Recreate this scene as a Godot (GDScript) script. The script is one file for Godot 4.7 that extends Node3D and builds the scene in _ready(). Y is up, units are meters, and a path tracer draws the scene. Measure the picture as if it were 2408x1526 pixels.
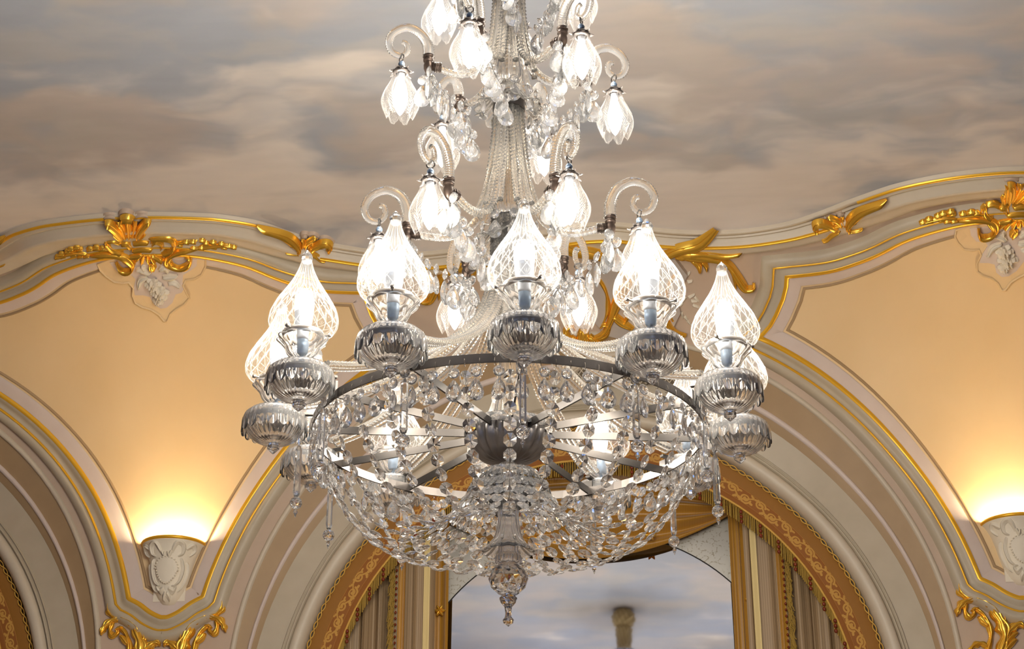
extends Node3D
# World: the arcaded wall stands at z = 0 and faces +z, x runs along it, y is up, metres.
# (s, t, n) on that wall: s along it, t up its face, then round the cove and on across the ceiling, n out of the surface.
const ARC := 5.25            # height where the cove starts
const RAD := 1.45            # its radius
const CEIL := 6.70           # ceiling height
const ARC_END := 7.52765
const PANEL_LEFT := -3.31    # middles of the two panels with sconces
const PANEL_RIGHT := 2.37
const ARCH := -0.45          # middle of the arch with the mirror
const BAY := 5.68
const YAW := 5.0             # degrees the camera is turned from square on
const CREST := [[-0.036,7.481,0.039,-0.0,7.621,0.046,0.033,7.751,0.042],[-0.058,7.483,0.034,-0.041,7.613,0.046,-0.037,7.717,0.044],[-0.073,7.478,0.051,-0.083,7.611,0.079,-0.101,7.705,0.065,-0.118,7.71,0.032],[-0.094,7.474,0.042,-0.11,7.542,0.042,-0.115,7.582,0.026],[-0.017,7.479,0.026,0.034,7.606,0.032,0.074,7.713,0.028],[0.008,7.477,0.038,0.086,7.613,0.06,0.15,7.701,0.055,0.166,7.699,0.032],[0.028,7.469,0.036,0.074,7.526,0.033,0.094,7.566,0.017],[-0.005,7.758,0.038,0.039,7.77,0.07,0.072,7.751,0.039],[-0.206,7.444,0.019,-0.207,7.373,0.053,-0.186,7.318,0.059,-0.141,7.275,0.035],[-0.203,7.438,0.027,-0.156,7.443,0.048,-0.111,7.403,0.033],[0.077,7.454,0.034,0.163,7.462,0.056,0.229,7.436,0.077,0.232,7.361,0.039,0.184,7.284,0.049,0.116,7.258,0.022],[-0.116,7.398,0.026,-0.079,7.397,0.058,-0.059,7.336,0.033],[0.08,7.372,0.021,0.129,7.42,0.06,0.155,7.367,0.034,0.126,7.323,0.016],[-0.066,7.321,0.036,0.015,7.331,0.067,0.078,7.321,0.037],[-0.035,7.402,0.032,0.025,7.408,0.059,0.075,7.404,0.033],[0.004,7.267,0.017,-0.026,7.204,0.033,-0.044,7.146,0.023],[0.023,7.261,0.017,0.009,7.192,0.033,0.01,7.161,0.025],[0.042,7.26,0.021,0.044,7.19,0.04,0.054,7.161,0.029],[0.053,7.259,0.027,0.085,7.206,0.059,0.109,7.175,0.032],[-0.011,7.264,0.028,-0.064,7.243,0.056,-0.102,7.251,0.029],[-0.027,7.255,0.02,-0.063,7.206,0.039,-0.085,7.176,0.019],[0.026,7.151,0.043,0.02,7.112,0.058,0.008,7.077,0.03],[-0.365,7.259,0.022,-0.28,7.289,0.041,-0.191,7.279,0.054,-0.135,7.237,0.067,-0.105,7.164,0.052,-0.123,7.108,0.038,-0.168,7.087,0.047,-0.198,7.116,0.034,-0.212,7.184,0.019],[0.375,7.29,0.023,0.286,7.285,0.04,0.213,7.261,0.047,0.158,7.21,0.041,0.14,7.148,0.053,0.177,7.11,0.058,0.226,7.1,0.05,0.273,7.132,0.035,0.298,7.19,0.029,0.268,7.208,0.022]]
const SPRAY_LEFT := [[-0.195,7.346,0.018,-0.281,7.363,0.031,-0.362,7.358,0.015],[-0.365,7.311,0.024,-0.44,7.326,0.035,-0.532,7.302,0.022,-0.592,7.274,0.01],[-0.229,7.37,0.01,-0.252,7.366,0.038,-0.277,7.357,0.007],[-0.264,7.386,0.01,-0.287,7.381,0.038,-0.312,7.372,0.007],[-0.312,7.368,0.01,-0.335,7.364,0.038,-0.36,7.355,0.007],[-0.393,7.399,0.01,-0.416,7.394,0.039,-0.441,7.385,0.007],[-0.379,7.371,0.01,-0.402,7.367,0.038,-0.427,7.358,0.007],[-0.438,7.381,0.01,-0.461,7.376,0.038,-0.487,7.368,0.007],[-0.466,7.357,0.01,-0.489,7.352,0.038,-0.514,7.344,0.007],[-0.519,7.322,0.009,-0.542,7.317,0.036,-0.567,7.309,0.007],[-0.512,7.297,0.009,-0.535,7.293,0.036,-0.561,7.285,0.007],[-0.553,7.29,0.009,-0.576,7.286,0.036,-0.602,7.278,0.007],[-0.4,7.289,0.009,-0.423,7.285,0.035,-0.449,7.277,0.007],[-0.358,7.288,0.009,-0.381,7.284,0.035,-0.406,7.276,0.007],[-0.439,7.314,0.009,-0.462,7.309,0.036,-0.487,7.301,0.007]]
const SPRAY_RIGHT := [[0.248,7.38,0.018,0.327,7.404,0.031,0.401,7.409,0.015],[0.326,7.333,0.024,0.409,7.325,0.035,0.502,7.338,0.029,0.581,7.343,0.024,0.639,7.311,0.011],[0.256,7.386,0.01,0.276,7.378,0.039,0.296,7.368,0.007],[0.308,7.414,0.01,0.328,7.406,0.04,0.347,7.396,0.007],[0.353,7.415,0.01,0.373,7.407,0.04,0.392,7.397,0.007],[0.418,7.43,0.01,0.438,7.421,0.041,0.457,7.411,0.008],[0.435,7.394,0.01,0.454,7.386,0.039,0.474,7.376,0.007],[0.484,7.4,0.01,0.503,7.393,0.04,0.523,7.383,0.007],[0.474,7.337,0.009,0.494,7.329,0.037,0.514,7.32,0.007],[0.534,7.375,0.01,0.553,7.368,0.039,0.574,7.358,0.007],[0.542,7.332,0.009,0.561,7.324,0.037,0.582,7.315,0.007],[0.577,7.343,0.009,0.597,7.336,0.038,0.617,7.326,0.007],[0.604,7.327,0.009,0.624,7.32,0.037,0.644,7.311,0.007],[0.337,7.339,0.009,0.357,7.331,0.038,0.377,7.322,0.007],[0.39,7.337,0.009,0.41,7.329,0.038,0.43,7.32,0.007]]
const FLOWERS := [[-0.017,7.034,0.033,-0.058,7.078,0.064,-0.101,7.093,0.013],[-0.04,7.011,0.029,-0.093,6.982,0.051,-0.126,6.899,0.008],[0.055,7.071,0.03,0.108,7.102,0.069,0.109,7.044,0.013],[0.063,7.006,0.036,0.12,7.003,0.064,0.169,7.016,0.016],[0.089,6.942,0.027,0.131,6.947,0.048,0.166,6.907,0.009],[0.007,6.825,0.027,0.014,6.803,0.033,0.015,6.781,0.008],[-0.041,7.077,0.021,-0.044,7.111,0.044,-0.052,7.128,0.016]]
const CLIP := [[0.835,7.574,0.01,0.914,7.512,0.044,0.99,7.43,0.084,1.034,7.34,0.075,1.054,7.265,0.033,1.029,7.214,0.016],[0.997,7.323,0.016,1.035,7.302,0.041,1.038,7.222,0.021],[1.072,7.259,0.018,1.09,7.326,0.03,1.092,7.372,0.023],[1.087,7.262,0.021,1.127,7.337,0.043,1.185,7.384,0.04],[1.109,7.239,0.026,1.171,7.292,0.058,1.243,7.32,0.07,1.266,7.272,0.027,1.23,7.226,0.02],[1.097,7.226,0.029,1.142,7.185,0.042,1.176,7.139,0.028,1.209,7.131,0.011],[0.952,7.236,0.01,0.99,7.214,0.028,1.046,7.208,0.025],[1.11,7.27,0.009,1.132,7.304,0.022,1.154,7.312,0.015]]
const ACANTHUS := [[-0.394,4.589,0.019,-0.393,4.539,0.046,-0.358,4.49,0.039,-0.305,4.481,0.019],[-0.302,4.48,0.03,-0.375,4.454,0.051,-0.414,4.407,0.043,-0.428,4.364,0.009],[-0.355,4.454,0.022,-0.369,4.399,0.037,-0.346,4.355,0.039,-0.315,4.382,0.025,-0.333,4.405,0.014],[-0.312,4.484,0.031,-0.235,4.451,0.059,-0.186,4.415,0.055,-0.161,4.373,0.027],[-0.203,4.416,0.039,-0.167,4.346,0.081,-0.143,4.283,0.09,-0.143,4.215,0.072,-0.179,4.134,0.056,-0.227,4.068,0.035],[-0.312,4.422,0.02,-0.258,4.372,0.035,-0.227,4.292,0.038,-0.229,4.217,0.036,-0.261,4.136,0.032,-0.292,4.069,0.021],[-0.137,4.208,0.025,-0.097,4.272,0.053,-0.04,4.302,0.049,-0.011,4.279,0.014],[-0.152,4.168,0.024,-0.102,4.224,0.046,-0.053,4.254,0.018],[-0.157,4.127,0.024,-0.108,4.18,0.046,-0.065,4.21,0.018],[-0.295,4.361,0.014,-0.263,4.329,0.051,-0.232,4.291,0.023],[-0.377,4.135,0.021,-0.336,4.175,0.036,-0.286,4.184,0.038,-0.25,4.149,0.027],[-0.128,4.369,0.013,-0.126,4.331,0.036,-0.14,4.297,0.018],[-0.279,4.417,0.011,-0.31,4.411,0.029,-0.328,4.398,0.011]]
const CARTOUCHE := [[-0.13,7.294,0.052,-0.013,7.148,0.081,0.138,7.096,0.089,0.274,6.985,0.084,0.339,6.828,0.075,0.277,6.686,0.064,0.229,6.55,0.057,0.166,6.419,0.059,0.078,6.374,0.031],[0.078,6.374,0.054,0.004,6.357,0.054,-0.053,6.379,0.045,-0.093,6.446,0.035,-0.048,6.484,0.032,-0.029,6.444,0.018],[0.106,6.373,0.046,0.18,6.402,0.045,0.202,6.461,0.035,0.169,6.485,0.032,0.144,6.453,0.018],[0.029,6.458,0.062,0.02,6.376,0.091,-0.006,6.319,0.042],[0.064,6.407,0.037,0.106,6.357,0.052,0.139,6.323,0.03],[-0.031,6.404,0.037,-0.068,6.36,0.051,-0.093,6.332,0.029],[0.269,6.704,0.032,0.319,6.66,0.058,0.338,6.562,0.041,0.298,6.48,0.021],[0.23,6.567,0.053,0.29,6.497,0.069,0.369,6.444,0.031],[0.143,6.875,0.019,0.194,6.743,0.032,0.202,6.602,0.031,0.163,6.486,0.018]]
const WING := [[0.643,7.053,0.065,0.781,7.027,0.096,0.928,6.985,0.076,1.017,6.919,0.06,1.067,6.82,0.051,1.122,6.718,0.052,1.176,6.721,0.041,1.181,6.758,0.016],[0.653,7.013,0.064,0.83,7.043,0.081,0.977,7.012,0.048,1.109,7.037,0.013],[0.771,6.986,0.054,0.815,6.923,0.048,0.824,6.851,0.011],[0.835,6.962,0.038,0.864,6.907,0.036,0.869,6.861,0.009],[1.047,6.821,0.028,1.057,6.758,0.025,1.062,6.708,0.009]]
const GARLAND := [[0.731,6.819,0.025,0.761,6.855,0.007],[0.74,6.769,0.027,0.775,6.78,0.007],[0.748,6.644,0.025,0.789,6.672,0.007],[0.763,6.615,0.025,0.808,6.618,0.007],[0.772,6.585,0.025,0.822,6.566,0.007],[0.784,6.648,0.024,0.818,6.612,0.006],[0.696,6.537,0.022,0.705,6.486,0.006],[0.715,6.503,0.023,0.745,6.457,0.006],[0.735,6.469,0.023,0.764,6.429,0.006],[0.728,6.651,0.024,0.703,6.617,0.006],[0.707,6.605,0.024,0.676,6.578,0.007]]
const CRESTING := [[-0.142,7.716,0.023,-0.094,7.729,0.047,-0.04,7.707,0.029],[-0.026,7.734,0.032,0.025,7.761,0.069,0.056,7.727,0.034],[0.057,7.71,0.028,0.115,7.73,0.046,0.168,7.706,0.023]]
const CLIP_CRESTING := [[1.075,7.355,0.021,1.105,7.376,0.056,1.125,7.36,0.037],[1.123,7.351,0.036,1.159,7.362,0.056,1.192,7.328,0.022],[1.189,7.301,0.035,1.233,7.312,0.062,1.281,7.26,0.021]]
const LAPPET := [-0.348,7.15,-0.348,7.087,-0.322,7.028,-0.279,6.97,-0.224,6.956,-0.182,6.961,-0.162,6.911,-0.183,6.845,-0.176,6.779,-0.137,6.742,-0.077,6.717,-0.032,6.675,-0.005,6.622,0.018,6.621,0.051,6.678,0.099,6.716,0.158,6.75,0.207,6.804,0.195,6.848,0.185,6.916,0.214,6.964,0.278,6.972,0.332,7.009,0.378,7.087,0.394,7.157,0.321,7.21,0.202,7.191,0.031,7.193,-0.138,7.203,-0.255,7.193]
const LAPPET_INNER := [-0.263,7.162,-0.247,7.092,-0.205,7.033,-0.147,7.03,-0.128,6.989,-0.158,6.913,-0.167,6.846,-0.109,6.843,-0.066,6.827,-0.05,6.761,-0.01,6.724,0.032,6.729,0.081,6.769,0.118,6.84,0.161,6.852,0.193,6.895,0.186,6.941,0.206,7.01,0.261,7.047,0.317,7.093,0.335,7.16,0.199,7.177,0.028,7.179,-0.146,7.172]
const ROSETTES := [-0.017,6.939,0.013,6.863,-0.005,6.807]
const CEILING_EDGE := [-4.816,7.133,-4.444,7.346,-4.229,7.46,-3.878,7.638,-3.569,7.717,-3.161,7.728,-2.745,7.668,-2.493,7.559,-2.278,7.379,-2.128,7.274,-1.831,7.174,-1.553,7.123,-1.267,7.14,-0.978,7.209,-0.636,7.286,-0.411,7.347,-0.16,7.344,0.138,7.257,0.386,7.219,0.661,7.219,0.932,7.272,1.116,7.363,1.319,7.507,1.564,7.674,1.811,7.771,2.059,7.823,2.287,7.835,2.574,7.794,2.855,7.674]

const WHITE := Color(1.0, 0.965, 0.91)
const ONION := 0.85     # light energy of one onion lamp
const TULIP := 0.65     # of one tulip lamp
const SCONCE := 0.64     # of one sconce

func _ready() -> void:
	var cam := Camera3D.new()
	cam.name = "camera"
	cam.fov = 21.926
	cam.position = Vector3(0.0, 1.6, 10.9)
	cam.rotation_degrees = Vector3(24.413, YAW, 0.0)
	cam.near = 0.05
	cam.far = 60.0
	add_child(cam)
	cam.current = true
	var env := Environment.new()
	env.background_mode = Environment.BG_COLOR
	env.background_color = Color.BLACK
	env.tonemap_mode = Environment.TONE_MAPPER_LINEAR
	env.tonemap_exposure = 0.96
	env.sdfgi_enabled = true
	env.ssao_enabled = true
	env.ssil_enabled = true
	var we := WorldEnvironment.new()
	we.name = "environment"
	we.environment = env
	add_child(we)
	make_materials()
	build_room()
	build_mirror()
	build_chandelier()
	build_curtains()
	build_valance(ARCH, "gold fringed scroll-patterned valance round the mirror arch")
	build_valance(ARCH - BAY, "gold fringed scroll-patterned valance round the arch without a mirror")
	build_sconce(PANEL_LEFT, "white plaster uplight sconce in the panel between the two curtained arches")
	build_sconce(PANEL_RIGHT, "white plaster uplight sconce in the panel that borders only the mirror arch")
	build_ornament()

class MB:
	# collects triangles; made() turns them into one ArrayMesh
	var v := PackedVector3Array()
	var uv := PackedVector2Array()
	var ix := PackedInt32Array()
	func grid(rows: Array, wrap := false, scale_uv := Vector2(1, 1)) -> void:
		var base := v.size()
		var m: int = rows[0].size()
		for j in rows.size():
			for i in m:
				v.append(rows[j][i])
				uv.append(Vector2(float(i) / (m if wrap else maxi(1, m - 1)) * scale_uv.x, float(j) / maxi(1, rows.size() - 1) * scale_uv.y))
		for j in rows.size() - 1:
			for i in (m if wrap else m - 1):
				var k := (i + 1) % m
				var a := base + j * m + i
				var b := base + j * m + k
				var c := a + m
				var d := b + m
				ix.append_array([a, b, d, a, d, c])
	func tri(a: Vector3, b: Vector3, c: Vector3) -> void:
		var k := v.size()
		v.append_array([a, b, c])
		uv.append_array([Vector2.ZERO, Vector2.ZERO, Vector2.ZERO])
		ix.append_array([k, k + 1, k + 2])
	func fan(centre: Vector3, ring: Array) -> void:
		for i in ring.size():
			tri(centre, ring[i], ring[(i + 1) % ring.size()])
	func box(c: Vector3, h: Vector3, b := Basis.IDENTITY) -> void:
		var p := []
		for k in 8:
			p.append(c + b * Vector3(h.x if k & 1 else -h.x, h.y if k & 2 else -h.y, h.z if k & 4 else -h.z))
		for f in [[0, 1, 3, 2], [4, 6, 7, 5], [0, 4, 5, 1], [2, 3, 7, 6], [0, 2, 6, 4], [1, 5, 7, 3]]:
			tri(p[f[0]], p[f[1]], p[f[2]])
			tri(p[f[0]], p[f[2]], p[f[3]])
	func add(o: MB, x: Transform3D) -> void:
		var k := v.size()
		for p in o.v:
			v.append(x * p)
		uv.append_array(o.uv)
		for i in o.ix:
			ix.append(i + k)
	func made(smooth := true, closed := false, flip := false) -> ArrayMesh:
		if closed:
			var vol := 0.0
			for k in range(0, ix.size(), 3):
				vol += v[ix[k]].dot(v[ix[k + 1]].cross(v[ix[k + 2]]))
			flip = vol > 0.0
		if flip:
			for k in range(0, ix.size(), 3):
				var q := ix[k]
				ix[k] = ix[k + 1]
				ix[k + 1] = q
		var arrays := []
		arrays.resize(Mesh.ARRAY_MAX)
		arrays[Mesh.ARRAY_VERTEX] = v
		arrays[Mesh.ARRAY_TEX_UV] = uv
		arrays[Mesh.ARRAY_INDEX] = ix
		if smooth:
			var n := PackedVector3Array()
			n.resize(v.size())
			for k in range(0, ix.size(), 3):
				var a := ix[k]
				var b := ix[k + 1]
				var c := ix[k + 2]
				var g := (v[c] - v[a]).cross(v[b] - v[a])
				n[a] += g
				n[b] += g
				n[c] += g
			# corners that share a place share a normal, so that seams do not show
			var at := {}
			for k in v.size():
				var key := Vector3i((v[k] * 20000.0).round())
				at[key] = at.get(key, Vector3.ZERO) + n[k]
			for k in v.size():
				var s: Vector3 = at[Vector3i((v[k] * 20000.0).round())]
				n[k] = s.normalized() if s.length_squared() > 1e-24 else Vector3.UP
			arrays[Mesh.ARRAY_NORMAL] = n
		var m := ArrayMesh.new()
		m.add_surface_from_arrays(Mesh.PRIMITIVE_TRIANGLES, arrays)
		return m

var M := {}
var used := {}

func numbered(called: String) -> String:
	used[called] = used.get(called, -1) + 1
	return called if used[called] == 0 else "%s_%03d" % [called, used[called]]

func obj(called: String, mesh: Mesh, mat: Material, parent: Node = null, x := Transform3D.IDENTITY) -> MeshInstance3D:
	var o := MeshInstance3D.new()
	o.mesh = mesh
	o.material_override = mat
	o.transform = x
	if parent == null:
		o.name = numbered(called)
		add_child(o)
	else:
		o.name = called
		if parent.has_meta("at"):
			o.transform = Transform3D(Basis.IDENTITY, -parent.get_meta("at")) * x   # built in place: back to its thing's own origin
		parent.add_child(o, true)
	return o

func thing(called: String, label: String, category: String, at := Vector3.ZERO, turn := 0.0, group := "") -> Node3D:
	var o := Node3D.new()
	o.name = numbered(called)
	add_child(o)
	o.position = at
	o.rotation.y = turn
	return tag(o, label, category, group)

func tag(o: Node3D, label: String, category: String, group := "") -> Node3D:
	o.set_meta("label", label)
	o.set_meta("category", category)
	if group:
		o.set_meta("group", group)
	return o

func struct(called: String, mesh: Mesh, mat: Material, label := "") -> MeshInstance3D:
	var o := obj(called, mesh, mat)
	o.set_meta("kind", "structure")
	if label:
		o.set_meta("label", label)
	return o

# ---------- shapes ----------
func sp(s: float, t: float, n := 0.0) -> Vector3:
	if t <= ARC:
		return Vector3(s, t, n)
	if t < ARC_END:
		var a := (t - ARC) / RAD
		return Vector3(s, ARC + (RAD - n) * sin(a), RAD - (RAD - n) * cos(a))
	return Vector3(s, CEIL - n, RAD + t - ARC_END)

func spline(p: Array, per := 6, loop := false) -> Array:
	# Catmull-Rom through numbers, Vector2, Vector3 or Vector4
	var out := []
	var n := p.size()
	for i in (n if loop else n - 1):
		var a = p[(i - 1 + n) % n] if loop else p[maxi(0, i - 1)]
		var b = p[i]
		var c = p[(i + 1) % n]
		var d = p[(i + 2) % n] if loop else p[mini(n - 1, i + 2)]
		for k in per:
			var x := float(k) / per
			out.append(0.5 * (2.0 * b + (c - a) * x + (2.0 * a - 5.0 * b + 4.0 * c - d) * x * x + (3.0 * b - a - 3.0 * c + d) * x * x * x))
	if not loop:
		out.append(p[n - 1])
	return out

func lathe(mb: MB, prof: Array, segs: int, shape = null, start := 0.0, span := TAU) -> void:
	# prof: Vector2(radius, height); shape(angle, k) scales the radius
	var rows := []
	var whole := span > 6.28
	for k in prof.size():
		var row := []
		for i in (segs if whole else segs + 1):
			var a := start + span * i / segs
			var r: float = prof[k].x * (shape.call(a, k) if shape != null else 1.0)
			row.append(Vector3(r * sin(a), prof[k].y, r * cos(a)))
		rows.append(row)
	mb.grid(rows, whole)

func frames(path: Array, loop := false) -> Array:
	# two directions across the path at each point, carried along it
	var out := []
	var n := path.size()
	var side := Vector3.ZERO
	for i in n:
		var d: Vector3 = (path[(i + 1) % n] if loop or i < n - 1 else path[i]) - (path[(i - 1 + n) % n] if loop or i > 0 else path[i])
		d = d.normalized()
		if i == 0:
			side = d.cross(Vector3.UP if absf(d.y) < 0.9 else Vector3.RIGHT).normalized()
		side = (side - d * side.dot(d)).normalized()
		out.append([side, d.cross(side)])
	return out

func tube(mb: MB, path: Array, radius, sides := 8, caps := true, loop := false) -> void:
	# radius: one number or one for each point
	var f := frames(path, loop)
	var rows := []
	for i in path.size():
		var r: float = radius[i] if radius is Array else radius
		var row := []
		for k in sides:
			var a := TAU * k / sides
			row.append(path[i] + (f[i][0] * cos(a) + f[i][1] * sin(a)) * r)
		rows.append(row)
	if loop:
		rows.append(rows[0])
	mb.grid(rows, true)
	if caps and not loop:
		var last: Array = rows[rows.size() - 1].duplicate()
		mb.fan(path[path.size() - 1], last)
		var first: Array = rows[0].duplicate()
		first.reverse()
		mb.fan(path[0], first)

func beaded(mb: MB, path: Array, radius, sides: int, every: int, bump: float) -> void:
	# a tube with rows of beads pressed out along it: one bead for three points, one row for each EVERY sides
	var f := frames(path)
	var rows := []
	for i in path.size():
		var row := []
		for k in sides:
			var a := TAU * k / sides
			var r: float = (radius[i] if radius is Array else radius) * (1.0 + (bump * (0.35 + cos(TAU * i / 3.0)) if k % every == 0 else 0.0))
			row.append(path[i] + (f[i][0] * cos(a) + f[i][1] * sin(a)) * r)
		rows.append(row)
	mb.grid(rows, true)
	mb.fan(path[path.size() - 1], rows[rows.size() - 1].duplicate())
	var first: Array = rows[0].duplicate()
	first.reverse()
	mb.fan(path[0], first)

func even(path: Array, count: int) -> Array:
	# COUNT + 1 points at even distances along a path
	var run := [0.0]
	for i in range(1, path.size()):
		run.append(run[i - 1] + path[i].distance_to(path[i - 1]))
	var out := []
	var k := 0
	for j in count + 1:
		var want: float = run[run.size() - 1] * j / count
		while k < run.size() - 2 and run[k + 1] < want:
			k += 1
		var gap: float = run[k + 1] - run[k]
		out.append(path[k].lerp(path[k + 1], clampf((want - run[k]) / gap, 0, 1) if gap > 0 else 0.0))
	return out

func stroke(surf: Callable, row: Array, relief: float, n0 := 0.0, lobes := 0.0, flutes := 2.0, per := 6, flip := false) -> MB:
	# a carved leaf or scroll: row holds s, t, width for each point
	var p := []
	for i in range(0, row.size(), 3):
		p.append(Vector3(-row[i] if flip else row[i], row[i + 1], row[i + 2]))
	p = spline(p, per)
	var rows := []
	var n := p.size()
	for i in n:
		var d := Vector2(p[mini(i + 1, n - 1)].x - p[maxi(i - 1, 0)].x, p[mini(i + 1, n - 1)].y - p[maxi(i - 1, 0)].y).normalized()
		var q := Vector2(-d.y, d.x)
		var k := float(i) / (n - 1)
		var w: float = p[i].z * 0.5 * (1.0 + (0.28 * sin(lobes * TAU * k) if lobes > 0 else 0.0))
		var fall := clampf(minf(k, 1.0 - k) * 7.0 + 0.25, 0, 1)
		var cut := 9
		var line := []
		for j in cut:
			var u := -1.0 + 2.0 * j / (cut - 1)
			var bulge := sqrt(maxf(0.0, 1.0 - u * u))
			var h := n0 + relief * fall * (bulge * (0.74 + 0.40 * cos(flutes * PI * u)) if j > 0 and j < cut - 1 else 0.0)
			if j == 0 or j == cut - 1:
				h = n0 - 0.004
			line.append(surf.call(p[i].x + q.x * w * u, p[i].y + q.y * w * u, h))
		rows.append(line)
	var mb := MB.new()
	mb.grid(rows)
	return mb

func sweep(path: Array, prof: Array, loop := false, wide := []) -> MB:
	# path: Vector2(s, t); prof: Vector2(offset to the left of the way, n); wide scales the offset at each point
	var rows := []
	var n := path.size()
	for i in n:
		var a: Vector2 = path[(i - 1 + n) % n] if loop or i > 0 else path[0]
		var c: Vector2 = path[(i + 1) % n] if loop or i < n - 1 else path[n - 1]
		var b: Vector2 = path[i]
		var d1 := (b - a).normalized() if b != a else (c - b).normalized()
		var d2 := (c - b).normalized() if c != b else d1
		var q := (Vector2(-d1.y, d1.x) + Vector2(-d2.y, d2.x)).normalized()
		var mitre := 1.0 / maxf(0.45, q.dot(Vector2(-d1.y, d1.x)))
		var row := []
		for o in prof:
			var w: float = o.x * mitre * (wide[i] if wide else 1.0)
			row.append(sp(b.x + q.x * w, b.y + q.y * w, o.y))
		rows.append(row)
	if loop:
		rows.append(rows[0])
	var mb := MB.new()
	mb.grid(rows)
	return mb

func plate(outline: Array, n0: float, n1: float, surf: Callable) -> MB:
	# a flat piece with that outline, its face at n1 and its rim down to n0
	var mb := MB.new()
	var poly := PackedVector2Array(outline)
	var tris := Geometry2D.triangulate_polygon(poly)
	for k in range(0, tris.size(), 3):
		_split(mb, poly[tris[k]], poly[tris[k + 1]], poly[tris[k + 2]], n1, surf, 3)
	var rows := [[], []]
	for i in outline.size() + 1:
		var p: Vector2 = outline[i % outline.size()]
		rows[0].append(surf.call(p.x, p.y, n1))
		rows[1].append(surf.call(p.x, p.y, n0))
	mb.grid(rows)
	return mb

func _split(mb: MB, a: Vector2, b: Vector2, c: Vector2, n: float, surf: Callable, deep: int) -> void:
	if deep == 0 or maxf(a.distance_to(b), maxf(b.distance_to(c), c.distance_to(a))) < 0.12:
		mb.tri(surf.call(a.x, a.y, n), surf.call(b.x, b.y, n), surf.call(c.x, c.y, n))
		return
	var ab := (a + b) / 2
	var bc := (b + c) / 2
	var ca := (c + a) / 2
	_split(mb, a, ab, ca, n, surf, deep - 1)
	_split(mb, ab, b, bc, n, surf, deep - 1)
	_split(mb, ca, bc, c, n, surf, deep - 1)
	_split(mb, ab, bc, ca, n, surf, deep - 1)

func pairs(flat: Array, ds := 0.0, flip := false) -> Array:
	var out := []
	for i in range(0, flat.size(), 2):
		out.append(Vector2((-flat[i] if flip else flat[i]) + ds, flat[i + 1]))
	return out

# ---------- materials ----------
func paint(r: float, g: float, b: float, rough := 0.6) -> StandardMaterial3D:
	var m := StandardMaterial3D.new()
	m.albedo_color = Color(r, g, b)
	m.roughness = rough
	return m

func grain(m: StandardMaterial3D, a: Color, b: Color, freq: float, size := 0.6, bump := 0.0) -> StandardMaterial3D:
	# soft blotches between two tones, laid on in world space
	var n := FastNoiseLite.new()
	n.seed = 7
	n.frequency = freq
	n.fractal_octaves = 5
	var t := NoiseTexture2D.new()
	t.width = 512
	t.height = 512
	t.seamless = true
	t.noise = n
	var g := Gradient.new()
	g.set_color(0, a)
	g.set_color(1, b)
	t.color_ramp = g
	m.albedo_texture = t
	m.albedo_color = Color.WHITE
	m.uv1_triplanar = true
	m.uv1_world_triplanar = true
	m.uv1_scale = Vector3.ONE / size
	return m

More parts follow.
